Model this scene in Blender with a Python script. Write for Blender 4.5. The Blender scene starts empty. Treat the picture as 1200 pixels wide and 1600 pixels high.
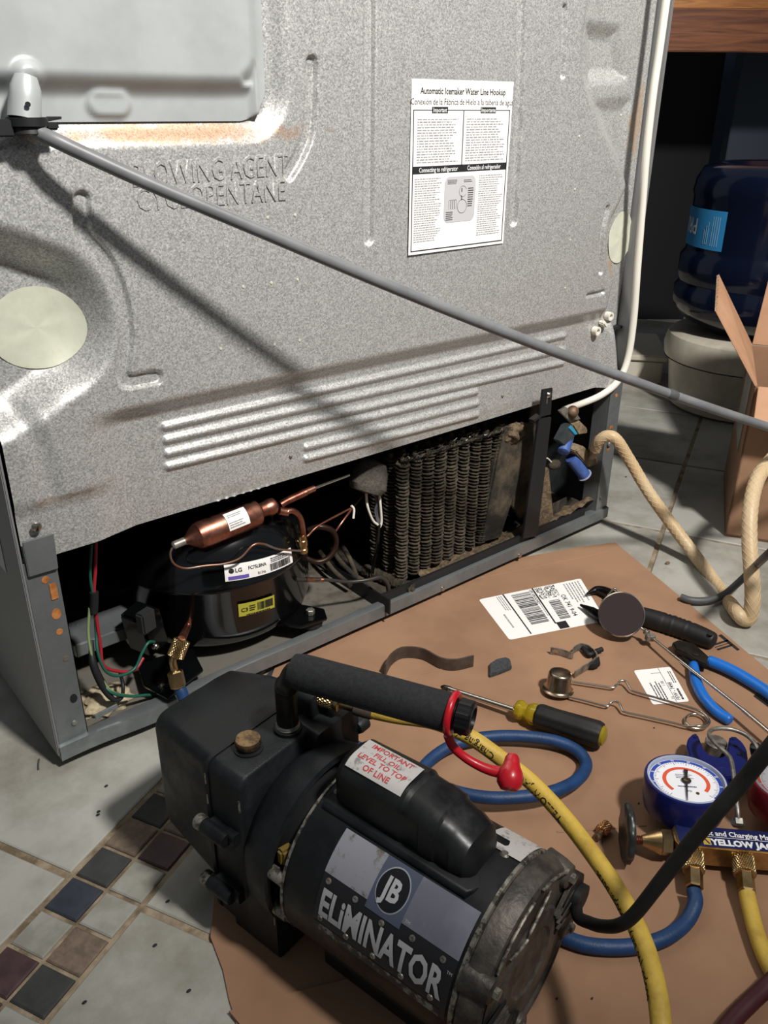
import bpy, bmesh, math, random
import numpy as np
from mathutils import Vector, Matrix, noise
SC = bpy.context.scene
COL = SC.collection
rnd = random.Random(7)
PI = math.pi

# ------------------------------------------------------------------ camera
CF = 1323.1
CP, CY, CR = -0.4488, -0.6982, 0.0081
CPOS = Vector((-0.1779, -0.7185, 0.6156))
_f = Vector((-math.sin(CY)*math.cos(CP), math.cos(CY)*math.cos(CP), math.sin(CP)))
_r = Vector((math.cos(CY), math.sin(CY), 0)); _u = _r.cross(_f)
R2 = _r*math.cos(CR)+_u*math.sin(CR); U2 = -_r*math.sin(CR)+_u*math.cos(CR)
cam = bpy.data.cameras.new('camera'); camo = bpy.data.objects.new('camera', cam); COL.objects.link(camo)
cam.sensor_width = 36; cam.lens = CF/1600*36; cam.clip_start = .02; cam.clip_end = 50
mw = Matrix((( R2.x, U2.x, -_f.x, CPOS.x), (R2.y, U2.y, -_f.y, CPOS.y), (R2.z, U2.z, -_f.z, CPOS.z), (0, 0, 0, 1)))
camo.matrix_world = mw
SC.camera = camo
def U(u, v, x=None, y=None, z=None, t=None):
    """the point of the place seen at pixel u,v lying on the given plane (or at depth t)"""
    d = R2*((u-600)/CF) - U2*((v-800)/CF) + _f
    if t is None:
        t = (x-CPOS.x)/d.x if x is not None else (y-CPOS.y)/d.y if y is not None else (z-CPOS.z)/d.z
    return CPOS+d*t

# ------------------------------------------------------------------ light
w = bpy.data.worlds.new('room_light'); SC.world = w; w.use_nodes = True
w.node_tree.nodes['Background'].inputs[0].default_value = (.88, .94, 1, 1)
w.node_tree.nodes['Background'].inputs[1].default_value = .15
def lamp(loc, target, radius, power, color, size, blend):
    l = bpy.data.lights.new('work_lamp', 'SPOT'); l.shadow_soft_size = radius; l.energy = power; l.color = color; l.spot_size = math.radians(size); l.spot_blend = blend
    o = bpy.data.objects.new('work_lamp', l); COL.objects.link(o); o.location = loc
    o.rotation_euler = (Vector(target)-Vector(loc)).to_track_quat('-Z', 'Y').to_euler()
    return o
lamp((.34, -1.36, 2.0), (.68, .38, .66), .095, 350, (1, .965, .92), 79, 1)
vs = SC.view_settings; vs.view_transform = 'Standard'; vs.look = 'None'; vs.gamma = 1; vs.use_curve_mapping = False; vs.exposure = 0.0

# ------------------------------------------------------------------ materials
def lin(c):
    if isinstance(c, str):
        c = [int(c[i:i+2], 16)/255 for i in (1, 3, 5)]
    return tuple((x/12.92 if x <= .04045 else ((x+.055)/1.055)**2.4) for x in c)+(1,)
MATS = {}
def M(name, c, rough=.5, metal=0., c2=None, ns=30., amt=(.4, .6), bump=0., bs=None, coat=0, trans=0, ior=1.45, rr=None, detail=4, objrand=0, spec=None):
    if name in MATS: return MATS[name]
    m = bpy.data.materials.new(name); m.use_nodes = True; nt = m.node_tree; N = nt.nodes; L = nt.links
    b = N['Principled BSDF']; b.inputs['Base Color'].default_value = lin(c)
    b.inputs['Roughness'].default_value = rough; b.inputs['Metallic'].default_value = metal
    b.inputs['Coat Weight'].default_value = coat; b.inputs['Transmission Weight'].default_value = trans; b.inputs['IOR'].default_value = ior
    if spec is not None: b.inputs['Specular IOR Level'].default_value = spec
    if c2 or bump or rr:
        tc = N.new('ShaderNodeTexCoord'); vec = tc.outputs['Object']
        if objrand:
            oi = N.new('ShaderNodeObjectInfo'); mul = N.new('ShaderNodeMath'); mul.operation = 'MULTIPLY'; mul.inputs[1].default_value = 37.
            L.new(oi.outputs['Random'], mul.inputs[0]); ad = N.new('ShaderNodeVectorMath'); ad.operation = 'ADD'
            L.new(vec, ad.inputs[0]); L.new(mul.outputs[0], ad.inputs[1]); vec = ad.outputs[0]
    if c2:
        n = N.new('ShaderNodeTexNoise'); n.inputs['Scale'].default_value = ns; n.inputs['Detail'].default_value = detail; n.inputs['Roughness'].default_value = .65
        L.new(vec, n.inputs['Vector'])
        r = N.new('ShaderNodeValToRGB'); r.color_ramp.elements[0].position = amt[0]; r.color_ramp.elements[1].position = amt[1]
        r.color_ramp.elements[0].color = lin(c); r.color_ramp.elements[1].color = lin(c2)
        L.new(n.outputs['Fac'], r.inputs['Fac']); L.new(r.outputs['Color'], b.inputs['Base Color'])
        if rr:
            mr = N.new('ShaderNodeMapRange'); mr.inputs['To Min'].default_value = rr[0]; mr.inputs['To Max'].default_value = rr[1]
            mr.inputs['From Min'].default_value = amt[0]; mr.inputs['From Max'].default_value = amt[1]
            L.new(n.outputs['Fac'], mr.inputs['Value']); L.new(mr.outputs['Result'], b.inputs['Roughness'])
    if bump:
        n2 = N.new('ShaderNodeTexNoise'); n2.inputs['Scale'].default_value = bs or ns*3; n2.inputs['Detail'].default_value = 3
        L.new(vec, n2.inputs['Vector']); bp = N.new('ShaderNodeBump'); bp.inputs['Strength'].default_value = bump; bp.inputs['Distance'].default_value = .002
        L.new(n2.outputs['Fac'], bp.inputs['Height']); L.new(bp.outputs['Normal'], b.inputs['Normal'])
    MATS[name] = m; return m
def galvanised(name, dark, light, rough, metal, stain=None):
    """zinc spangle: small cells that differ in tone, plus faint wide clouds and wear stains of their own shape"""
    m = bpy.data.materials.new(name); m.use_nodes = True; nt = m.node_tree; N = nt.nodes; L = nt.links
    b = N['Principled BSDF']; b.inputs['Metallic'].default_value = metal; b.inputs['Roughness'].default_value = rough
    tc = N.new('ShaderNodeTexCoord')
    v = N.new('ShaderNodeTexVoronoi'); v.inputs['Scale'].default_value = 850; L.new(tc.outputs['Object'], v.inputs['Vector'])
    n = N.new('ShaderNodeTexNoise'); n.inputs['Scale'].default_value = 560; n.inputs['Detail'].default_value = 3; L.new(tc.outputs['Object'], n.inputs['Vector'])
    mx = N.new('ShaderNodeMix'); mx.data_type = 'FLOAT'; mx.inputs[0].default_value = .5
    sx = N.new('ShaderNodeSeparateColor'); L.new(v.outputs['Color'], sx.inputs[0])
    L.new(sx.outputs[0], mx.inputs[2]); L.new(n.outputs['Fac'], mx.inputs[3])
    r = N.new('ShaderNodeValToRGB'); r.color_ramp.elements[0].position = .2; r.color_ramp.elements[1].position = .8
    r.color_ramp.elements[0].color = lin(dark); r.color_ramp.elements[1].color = lin(light)
    L.new(mx.outputs[0], r.inputs['Fac']); out = r.outputs['Color']
    mr = N.new('ShaderNodeMapRange'); mr.inputs['To Min'].default_value = rough-.12; mr.inputs['To Max'].default_value = rough+.12
    L.new(sx.outputs[1], mr.inputs['Value']); L.new(mr.outputs['Result'], b.inputs['Roughness'])
    bp = N.new('ShaderNodeBump'); bp.inputs['Strength'].default_value = .12; bp.inputs['Distance'].default_value = .0004
    L.new(mx.outputs[0], bp.inputs['Height']); L.new(bp.outputs['Normal'], b.inputs['Normal'])
    if stain:
        for (x, z, rx, rz, col, st) in stain:
            mp = N.new('ShaderNodeMapping'); mp.inputs['Location'].default_value = (-x/rx, 0, -z/rz); mp.inputs['Scale'].default_value = (1/rx, 0, 1/rz)
            L.new(tc.outputs['Object'], mp.inputs['Vector'])
            ln = N.new('ShaderNodeVectorMath'); ln.operation = 'LENGTH'; L.new(mp.outputs[0], ln.inputs[0])
            n3 = N.new('ShaderNodeTexNoise'); n3.inputs['Scale'].default_value = 60; n3.inputs['Detail'].default_value = 5; L.new(tc.outputs['Object'], n3.inputs['Vector'])
            ad = N.new('ShaderNodeMath'); ad.operation = 'MULTIPLY_ADD'; ad.inputs[1].default_value = 1.6; L.new(n3.outputs['Fac'], ad.inputs[0]); L.new(ln.outputs['Value'], ad.inputs[2])
            m2 = N.new('ShaderNodeMapRange'); m2.inputs['From Min'].default_value = 1.15; m2.inputs['From Max'].default_value = 1.7
            m2.inputs['To Min'].default_value = st; m2.inputs['To Max'].default_value = 0; L.new(ad.outputs[0], m2.inputs['Value'])
            mc = N.new('ShaderNodeMix'); mc.data_type = 'RGBA'; L.new(m2.outputs[0], mc.inputs[0]); L.new(out, mc.inputs[6]); mc.inputs[7].default_value = lin(col); out = mc.outputs[2]
    L.new(out, b.inputs['Base Color']); MATS[name] = m; return m
def wood(name, a, c, sc=(3, 3, 38)):
    m = bpy.data.materials.new(name); m.use_nodes = True; nt = m.node_tree; N = nt.nodes; L = nt.links
    b = N['Principled BSDF']; b.inputs['Roughness'].default_value = .4
    tc = N.new('ShaderNodeTexCoord'); mp = N.new('ShaderNodeMapping'); mp.inputs['Scale'].default_value = sc; L.new(tc.outputs['Object'], mp.inputs['Vector'])
    n = N.new('ShaderNodeTexNoise'); n.inputs['Scale'].default_value = 2.2; n.inputs['Detail'].default_value = 6; n.inputs['Distortion'].default_value = 1.2; L.new(mp.outputs[0], n.inputs['Vector'])
    r = N.new('ShaderNodeValToRGB'); r.color_ramp.elements[0].position = .35; r.color_ramp.elements[1].position = .65
    r.color_ramp.elements[0].color = lin(a); r.color_ramp.elements[1].color = lin(c); L.new(n.outputs['Fac'], r.inputs['Fac']); L.new(r.outputs[0], b.inputs['Base Color'])
    MATS[name] = m; return m

BLACK = M('black_plastic', '#1b1c1e', .5)
BLKGLOSS = M('black_gloss_paint', '#08090a', .16, coat=.4)
PUMPM = M('pump_black_paint', '#141618', .5, 0, '#1c1f21', 25, (.4, .62), bump=.15, bs=900, rr=(.4, .58), spec=.3)
PUMPD = M('pump_dark_paint', '#101113', .5, 0, '#1a1c1e', 30, (.35, .6), rr=(.38, .6), spec=.3)
CAST = M('cast_grey_metal', '#35322f', .5, .35, '#5a544d', 40, (.4, .62), bump=.3, bs=260)
WORN = M('worn_edge_metal', '#4a463f', .45, .6, '#8e8a80', 180, (.42, .55))
FOAMB = M('black_foam_grip', '#17181a', .85, 0, '#1f2123', 300, (.4, .6), bump=.3, bs=1500)
RED = M('red_plastic', '#b01020', .35, coat=.3)
BRASS = M('brass', '#c0a477', .3, 1, '#937a52', 60, (.4, .7))
BRASSD = M('old_brass', '#8d7656', .45, .9, '#5c4a3a', 180, (.4, .6))
COPPER = M('copper', '#b9836d', .36, .95, '#7f4d40', 50, (.35, .65))
STEEL = M('bright_steel', '#c2bdb3', .2, 1)
STEELD = M('dull_steel', '#98958c', .42, .6, '#6c6862', 90, (.4, .6))
NICKEL = M('nickel_plate', '#b8a892', .25, 1, '#8f7f6b', 60, (.4, .7))
BLUEH = M('blue_hose_rubber', '#183d6a', .5, 0, '#133359', 40, (.4, .6), bump=.15, bs=500)
YELH = M('yellow_hose_rubber', '#c7a746', .55, 0, '#ac8d3a', 50, (.45, .7), bump=.15, bs=500)
MARH = M('maroon_hose_rubber', '#3f141c', .5)
BLUEP = M('dark_blue_plastic', '#0f1857', .35, coat=.2)
BLUEG = M('blue_vinyl_grip', '#1668c0', .35, coat=.2)
REDG = M('red_gauge_plastic', '#7d1a22', .35)
WHITE = M('white_paper', '#eceae6', .6)
WHITEP = M('white_plastic', '#dcd8cc', .45)
INK = M('black_ink', '#1d1d1f', .7)
INKG = M('grey_ink', '#8d8c8b', .7)
INKR = M('red_ink', '#b5383a', .7)
INKW = M('white_ink', '#dedede', .6)
CARD = M('cardboard', '#9a775c', .85, 0, '#896850', 6, (.4, .65), bump=.12, bs=60)
CARDL = M('cardboard_inside', '#b98f70', .8, 0, '#ac8263', 8, (.4, .6))
CARDE = M('cardboard_edge', '#d3b592', .9, 0, '#8f6a48', 400, (.4, .6))
TAPE = M('clear_tape', '#c3a283', .28, 0, '#b89068', 30, (.4, .6))
GROUT = M('grout', '#9c8d77', .9, 0, '#6b5c48', 35, (.4, .62), bump=.4, bs=400)
TILE = M('cream_stone_tile', '#a9a8a0', .42, 0, '#858277', 8, (.42, .66), bump=.12, bs=90, detail=10, objrand=1, rr=(.32, .5))
TILES = [M('slate_grey_tile', '#3b3c3b', .5, 0, '#323332', 60, objrand=1), M('taupe_tile', '#7a6a5c', .55, 0, '#66574a', 120, objrand=1, detail=8),
         M('maroon_tile', '#4d3a3b', .5, 0, '#402e30', 50, objrand=1), M('light_stone_tile', '#9a9991', .45, 0, '#87857b', 25, objrand=1), M('blue_slate_tile', '#343a43', .5, 0, '#2b3038', 60, objrand=1)]
PANEL = galvanised('spangled_zinc', '#92928f', '#d2d2cf', .42, .45,
    stain=[(.20, .592, .16, .012, '#b98f6a', .75), (.885, .60, .018, .05, '#c4a27c', .6), (.857, .41, .02, .03, '#c9a07a', .5), (.45, .245, .4, .012, '#8a7a68', .25), (.05, .292, .045, .0045, '#7b5a3c', .5)])
ZINC = M('plain_zinc', '#868a8b', .4, .55, '#74797a', 20, (.4, .6), rr=(.32, .5))
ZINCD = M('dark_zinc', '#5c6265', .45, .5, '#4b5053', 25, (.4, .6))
COVER = M('painted_cover', '#b4b8b8', .38, .25, '#a9adac', 12, (.4, .6))
STICK = M('pale_green_sticker', '#c2c4b2', .4, 0, '#b3b5a1', 22, (.4, .62), bump=.2, bs=60)
SIDE = M('grey_side_paint', '#7c7c7c', .45, .1)
DIRTY = M('dirty_pan_metal', '#77736a', .55, .3, '#4a3c2c', 22, (.5, .72), bump=.3, bs=80, detail=10)
DUST = M('dusty_black', '#26241f', .9, 0, '#5d503e', 25, (.45, .7), bump=.5, bs=200, detail=8)
DUSTT = M('thick_brown_dust', '#6f5f48', .95, 0, '#4a3d2e', 120, (.4, .6), bump=.9, bs=300)
FIN = M('dusty_fin', '#39342b', .75, .2, '#5c5345', 70, (.4, .65))
FOAMY = M('orange_foam', '#b87842', .8, 0, '#8f5526', 100)
GREYT = M('grey_tubing', '#747577', .42, 0, '#68696b', 20, (.4, .6))
GREYD = M('dark_grey_tubing', '#4e4f50', .5)
HOSEB = M('braided_beige_hose', '#c3ab88', .45, 0, '#b89b70', 14, (.4, .6))
HOSEBL = M('braided_pale_hose', '#cdb996', .45)
BTL = M('blue_bottle_plastic', '#13295c', .12, 0, trans=.55, ior=1.3)
NAVY = M('navy_wall', '#2a3547', .6)
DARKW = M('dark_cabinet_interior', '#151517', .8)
CROCK = M('crock_white', '#cfc8b8', .35, 0, '#b9b1a0', 10, (.4, .6))
YTRANS = M('amber_plastic', '#cdb52c', .12, 0, trans=.6, ior=1.45)
RUBBER = M('black_rubber', '#131312', .6, 0, '#1b1a19', 60, (.4, .6))
GREYF = M('grey_felt', '#45484a', .95, 0, '#35383a', 300, (.4, .6), bump=.8, bs=900)
BROWNR = M('brown_rubber', '#4f433c', .5, 0, '#3f352f', 60, (.4, .6))
MIRROR = M('mirror_glass', '#8a7f7d', .02, 1)
GLASS = M('clear_glass', '#f2f2f2', .03, 0, trans=1, ior=1.1)
GREYLBL = M('silver_label', '#777983', .45, .1, '#676974', 18, (.4, .6))
GREYWORN = M('worn_silver_label', '#8a8b92', .5, .1, '#5d5647', 45, (.54, .62), detail=8)
LTBLUE = M('light_blue_label', '#2f86bf', .4)
PURPLE = M('purple_ink', '#6655a8', .5)
YLAB = M('yellow_label', '#aba53a', .5)
DBLUE = M('navy_label', '#141c4c', .4)
ORANGE = M('orange_red_ink', '#d8573a', .5)
BLUEI = M('blue_ink', '#2a46a0', .5)
REDW = M('red_wire', '#96202a', .4); GREENW = M('green_wire', '#1b5446', .4); YGW = M('yellow_green_wire', '#76885a', .4)
HANDW = M('pewter_grey_plastic', '#343735', .35, .3)
OAK = wood('oak_wood', '#a0622c', '#c88848'); OAKD = wood('dark_stained_wood', '#5b3018', '#8a5230')
GAUGEW = M('gauge_face', '#e9e9ee', .5)

# ------------------------------------------------------------------ builders
def tag(o, label=None, cat=None, group=None, kind=None):
    if label: o['label'] = label
    if cat: o['category'] = cat
    if group: o['group'] = group
    if kind: o['kind'] = kind
    return o
def link(name, me, parent=None, mat=None, label=None, kind=None, smooth=None):
    if mat is not None and not me.materials: me.materials.append(mat)
    o = bpy.data.objects.new(name, me); COL.objects.link(o)
    if parent is not None:
        o.parent = parent
        o.matrix_parent_inverse = PW.get(parent.name, Matrix()).inverted()
    if label: o['label'] = label
    if kind: o['kind'] = kind
    return o
PW = {}
def empty(name, loc, label, cat, group=None):
    o = bpy.data.objects.new(name, None); COL.objects.link(o); o.location = loc; o.empty_display_size = .02
    PW[o.name] = Matrix.Translation(loc)
    return tag(o, label, cat, group)
def pydata(verts, faces, smooth=False, angle=None):
    me = bpy.data.meshes.new('m'); me.from_pydata([tuple(v) for v in verts], [], faces); me.update()
    if smooth:
        me.shade_smooth()
        if angle: me.set_sharp_from_angle(angle=math.radians(angle))
    return me
def bm_mesh(bm, smooth=False, angle=35):
    bmesh.ops.recalc_face_normals(bm, faces=bm.faces)
    me = bpy.data.meshes.new('m'); bm.to_mesh(me); bm.free()
    if smooth:
        me.shade_smooth(); me.set_sharp_from_angle(angle=math.radians(angle))
    return me
def spline(pts, n=8):
    pts = [Vector(p) for p in pts]
    if len(pts) < 3: return pts
    P = [pts[0]*2-pts[1]]+pts+[pts[-1]*2-pts[-2]]; out = []
    for i in range(1, len(P)-2):
        p0, p1, p2, p3 = P[i-1:i+3]
        for k in range(n):
            t = k/n; out.append(.5*((2*p1)+(p2-p0)*t+(2*p0-5*p1+4*p2-p3)*t*t+(3*p1-p0-3*p2+p3)*t**3))
    out.append(pts[-1]); return out
def frames(path):
    T = []
    for i in range(len(path)):
        a = path[max(i-1, 0)]; b = path[min(i+1, len(path)-1)]; t = (b-a)
        T.append(t.normalized() if t.length > 1e-9 else Vector((0, 0, 1)))
    ref = Vector((0, 0, 1)) if abs(T[0].z) < .9 else Vector((1, 0, 0))
    n = (ref-T[0]*ref.dot(T[0])).normalized(); F = []
    for t in T:
        n = (n-t*n.dot(t)).normalized(); F.append((t, n, t.cross(n)))
    return F
def tube_data(path, r, seg=12, V=None, Fc=None, cap=True, flat=None):
    V = [] if V is None else V; Fc = [] if Fc is None else Fc
    fr = frames(path); base = len(V)
    for i, p in enumerate(path):
        ri = r[i] if isinstance(r, (list, tuple)) else r
        t, n, b = fr[i]
        for k in range(seg):
            a = 2*PI*k/seg; V.append(p+n*(ri*math.cos(a))+b*(ri*math.sin(a)))
    for i in range(len(path)-1):
        for k in range(seg):
            a = base+i*seg+k; b2 = base+i*seg+(k+1) % seg; Fc.append((a, b2, b2+seg, a+seg))
    if cap:
        Fc.append(tuple(base+k for k in range(seg))[::-1]); e = base+(len(path)-1)*seg; Fc.append(tuple(e+k for k in range(seg)))
    return V, Fc
def tube(name, pts, r, mat, parent=None, seg=12, n=8, sm=True, **kw):
    path = spline(pts, n) if sm else [Vector(p) for p in pts]
    if isinstance(r, (list, tuple)) and len(r) == len(pts) and sm and len(pts) > 2:
        rr = []
        for i in range(len(pts)-1):
            for k in range(n): rr.append(r[i]+(r[i+1]-r[i])*k/n)
        rr.append(r[-1]); r = rr
    V, F = tube_data(path, r, seg)
    return link(name, pydata(V, F, True, 50), parent, mat, **kw)
def basis(axis):
    a = Vector(axis).normalized(); ref = Vector((0, 0, 1)) if abs(a.z) < .95 else Vector((1, 0, 0))
    x = ref.cross(a).normalized(); y = a.cross(x); return x, y, a
def lathe(name, prof, o, axis, mat, parent=None, seg=32, sx=1, sy=1, fn=None, angle=35, xdir=None, caps=True, **kw):
    """prof: list of (radius, distance along axis)"""
    x, y, a = basis(axis); o = Vector(o)
    if xdir is not None:
        x = (Vector(xdir)-a*Vector(xdir).dot(a)).normalized(); y = a.cross(x)
    V, F = [], []
    for j, (r, h) in enumerate(prof):
        for k in range(seg):
            t = 2*PI*k/seg; q = r*(fn(t, h, j) if fn else 1)
            V.append(o+a*h+x*(q*sx*math.cos(t))+y*(q*sy*math.sin(t)))
    for j in range(len(prof)-1):
        for k in range(seg):
            p = j*seg+k; q = j*seg+(k+1) % seg; F.append((p, q, q+seg, p+seg))
    if caps and prof[0][0] > 1e-6: F.append(tuple(range(seg))[::-1])
    if caps and prof[-1][0] > 1e-6: F.append(tuple((len(prof)-1)*seg+k for k in range(seg)))
    return link(name, pydata(V, F, True, angle), parent, mat, **kw)
def knurl(name, o, axis, r, L, mat, parent=None, n=20, **kw):
    """a knurled barrel: crossed diamond cuts, tapering at both ends"""
    m = max(8, int(L/.0007)); seg = n*6; prof = []
    for j in range(m+1):
        s = j/m; e = min(1, s*7+.6, (1-s)*7+.6); prof.append((r*e if 0 < j < m else r*.55, L*s))
    def fn(t, h, j):
        a = (t*n/(2*PI)+h/.0042) % 1; b = (t*n/(2*PI)-h/.0042) % 1
        return 1-.11*(1-min(1, 1.6*min(abs(a-.5)*2, abs(b-.5)*2)))
    return lathe(name, prof, o, axis, mat, parent, seg, fn=fn, angle=18, **kw)
def hexrod(name, o, axis, r, L, mat, parent=None, **kw):
    return lathe(name, [(r*.86, 0), (r, L*.08), (r, L*.92), (r*.86, L)], o, axis, mat, parent, 6, angle=20, **kw)
def box(name, c, size, mat, parent=None, rot=None, bev=.002, seg=2, **kw):
    bm = bmesh.new(); bmesh.ops.create_cube(bm, size=1)
    for v in bm.verts: v.co = Vector((v.co.x*size[0], v.co.y*size[1], v.co.z*size[2]))
    if bev: bmesh.ops.bevel(bm, geom=bm.edges[:], offset=bev, segments=seg, affect='EDGES', clamp_overlap=True)
    X = Matrix.Translation(c) @ (rot.to_4x4() if rot is not None else Matrix())
    bm.transform(X); return link(name, bm_mesh(bm, True), parent, mat, **kw)
def prism(name, poly, d, mat, parent=None, bev=0, smooth=True, **kw):
    """poly: 3D points in a plane, extruded by vector d"""
    bm = bmesh.new(); vs_ = [bm.verts.new(p) for p in poly]; f = bm.faces.new(vs_)
    r = bmesh.ops.extrude_face_region(bm, geom=[f]); nv = [e for e in r['geom'] if isinstance(e, bmesh.types.BMVert)]
    bmesh.ops.translate(bm, verts=nv, vec=Vector(d))
    if bev: bmesh.ops.bevel(bm, geom=bm.edges[:], offset=bev, segments=2, affect='EDGES', clamp_overlap=True)
    return link(name, bm_mesh(bm, smooth), parent, mat, **kw)
def loft(name, rings, mat, parent=None, angle=35, **kw):
    n = len(rings[0]); V = [p for r in rings for p in r]; F = []
    for j in range(len(rings)-1):
        for k in range(n):
            a = j*n+k; b = j*n+(k+1) % n; F.append((a, b, b+n, a+n))
    F.append(tuple(range(n))[::-1]); F.append(tuple((len(rings)-1)*n+k for k in range(n)))
    bm = bmesh.new(); vv = [bm.verts.new(v) for v in V]
    for f in F: bm.faces.new([vv[i] for i in f])
    return link(name, bm_mesh(bm, True, angle), parent, mat, **kw)
def rrect(x0, x1, z0, z1, r, n=5):
    r = min(r, abs(x1-x0)/2.01, abs(z1-z0)/2.01)
    out = []
    for cx, cz, a0 in ((x1-r, z1-r, 0), (x0+r, z1-r, 90), (x0+r, z0+r, 180), (x1-r, z0+r, 270)):
        for k in range(n):
            a = math.radians(a0+90*k/(n-1)); out.append((cx+r*math.cos(a), cz+r*math.sin(a)))
    return out
def ball(name, c, r, mat, parent=None, sc=(1, 1, 1), seg=16, **kw):
    bm = bmesh.new(); bmesh.ops.create_uvsphere(bm, u_segments=seg, v_segments=seg//2, radius=r)
    for v in bm.verts: v.co = Vector((v.co.x*sc[0], v.co.y*sc[1], v.co.z*sc[2]))+Vector(c)
    return link(name, bm_mesh(bm, True, 80), parent, mat, **kw)
def copyobj(o, parent=None, mat4=None):
    c = o.copy(); COL.objects.link(c)
    if parent is not None: c.parent = parent
    if mat4 is not None: c.matrix_world = mat4
    return c

# flat print: items live in unit coordinates of a surface function fn(u, v, h) -> point
_txt = {}
def text_geo(s, size, bold=0., ext=0.):
    cu = bpy.data.curves.new('t', 'FONT'); cu.body = s; cu.size = size; cu.offset = bold*size; cu.resolution_u = 2; cu.extrude = ext
    o = bpy.data.objects.new('t', cu); COL.objects.link(o); dg = bpy.context.evaluated_depsgraph_get()
    me = bpy.data.meshes.new_from_object(o.evaluated_get(dg)); COL.objects.unlink(o); bpy.data.objects.remove(o)
    return me
def printing(name, fn, items, mat, parent, h=.0005, wh=(1, 1), sub=0, wave=1, **kw):
    """items in metres on a label of size wh (origin lower left): ('r',x0,y0,x1,y1) / ('t',text,x,y,size[,align,bold,xscale,rot,shear]) / ('p',[(x,y)..])"""
    bm = bmesh.new()
    for it in items:
        new = []
        if it[0] == 'r':
            _, x0, y0, x1, y1 = it; nx = max(1, int(abs(x1-x0)/.004)) if sub else 1; ny = max(1, int(abs(y1-y0)/.0015)) if sub else 1
            g = [[bm.verts.new((x0+(x1-x0)*i/nx, y0+(y1-y0)*j/ny, 0)) for j in range(ny+1)] for i in range(nx+1)]
            for i in range(nx):
                for j in range(ny): bm.faces.new((g[i][j], g[i+1][j], g[i+1][j+1], g[i][j+1]))
        elif it[0] == 'p':
            bm.faces.new([bm.verts.new((x, y, 0)) for x, y in it[1]])
        elif it[0] == 'ell':
            _, cx, cy, rx, ry = it; pv = None
            for q in range(1, 7):
                cu = [bm.verts.new((cx+rx*q/6*math.cos(2*PI*k/36), cy+ry*q/6*math.sin(2*PI*k/36), 0)) for k in range(36)]
                if pv is None: bm.faces.new(cu)
                else:
                    for k in range(36): bm.faces.new((pv[k], cu[k], cu[(k+1) % 36], pv[(k+1) % 36]))
                pv = cu
        elif it[0] == 'ring':
            _, cx, cy, r0, r1, a0, a1 = it; n = max(8, int(abs(a1-a0)/6)); pv = None
            for i in range(n+1):
                a = math.radians(a0+(a1-a0)*i/n); q = (bm.verts.new((cx+r0*math.cos(a), cy+r0*math.sin(a), 0)), bm.verts.new((cx+r1*math.cos(a), cy+r1*math.sin(a), 0)))
                if pv: bm.faces.new((pv[0], pv[1], q[1], q[0]))
                pv = q
        else:
            it = list(it)+[None]*10; s, x, y, size = it[1:5]; al = it[5] or 'l'; bold = it[6] or 0; xs = it[7] or 1; rot = it[8] or 0
            me = text_geo(s, size, bold); me2 = bmesh.new(); me2.from_mesh(me)
            if not me2.verts: me2.free(); continue
            if sub:
                for _ in range(sub): bmesh.ops.subdivide_edges(me2, edges=[e for e in me2.edges if e.calc_length() > .003], cuts=1)
                bmesh.ops.triangulate(me2, faces=me2.faces)
            xs_ = [v.co.x for v in me2.verts]; w_ = max(xs_)*xs; ox = {'l': 0, 'c': -w_/2, 'r': -w_}[al]
            ca, sa = math.cos(math.radians(rot)), math.sin(math.radians(rot))
            mp = {}
            for v in me2.verts:
                px, py = v.co.x*xs+ox, v.co.y
                mp[v.index] = bm.verts.new((x+px*ca-py*sa, y+px*sa+py*ca, 0))
            for f in me2.faces:
                try: bm.faces.new([mp[v.index] for v in f.verts])
                except ValueError: pass
            me2.free(); bpy.data.meshes.remove(me)
    for v in bm.verts: v.co = fn(v.co.x/wh[0], v.co.y/wh[1], h)
    me = bpy.data.meshes.new('m'); bm.to_mesh(me); bm.free()
    return link(name, me, parent, mat, **kw)
def quadfn(p00, p10, p11, p01):
    p00, p10, p11, p01 = map(Vector, (p00, p10, p11, p01)); n = (p10-p00).cross(p01-p00).normalized()
    return lambda u, v, h: (p00*(1-u)+p10*u)*(1-v)+(p01*(1-u)+p11*u)*v+n*h
def greek(x0, y0, x1, y1, rows, seed=0, fill=.55, ragged=.25):
    """rows of print too small to read: broken bars of word length"""
    r = random.Random(seed); out = []; st = (y1-y0)/rows
    for i in range(rows):
        y = y1-st*(i+.5); x = x0; e = x1-(x1-x0)*r.random()*ragged
        while x < e:
            w_ = (x1-x0)*r.uniform(.03, .12); out.append(('r', x, y-st*fill/2, min(x+w_, e), y+st*fill/2)); x += w_+(x1-x0)*.018
    return out
def bars(x0, y0, x1, y1, n, seed=0, vert=True):
    r = random.Random(seed); out = []; ws = [(r.choice((1, 1, 2, 3)), r.choice((1, 1, 2))) for _ in range(n)]; tot = sum(a+b for a, b in ws); p = 0
    for a, b in ws:
        if vert: out.append(('r', x0+(x1-x0)*p/tot, y0, x0+(x1-x0)*(p+a)/tot, y1))
        else: out.append(('r', x0, y0+(y1-y0)*p/tot, x1, y0+(y1-y0)*(p+a)/tot))
        p += a+b
    return out
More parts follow.
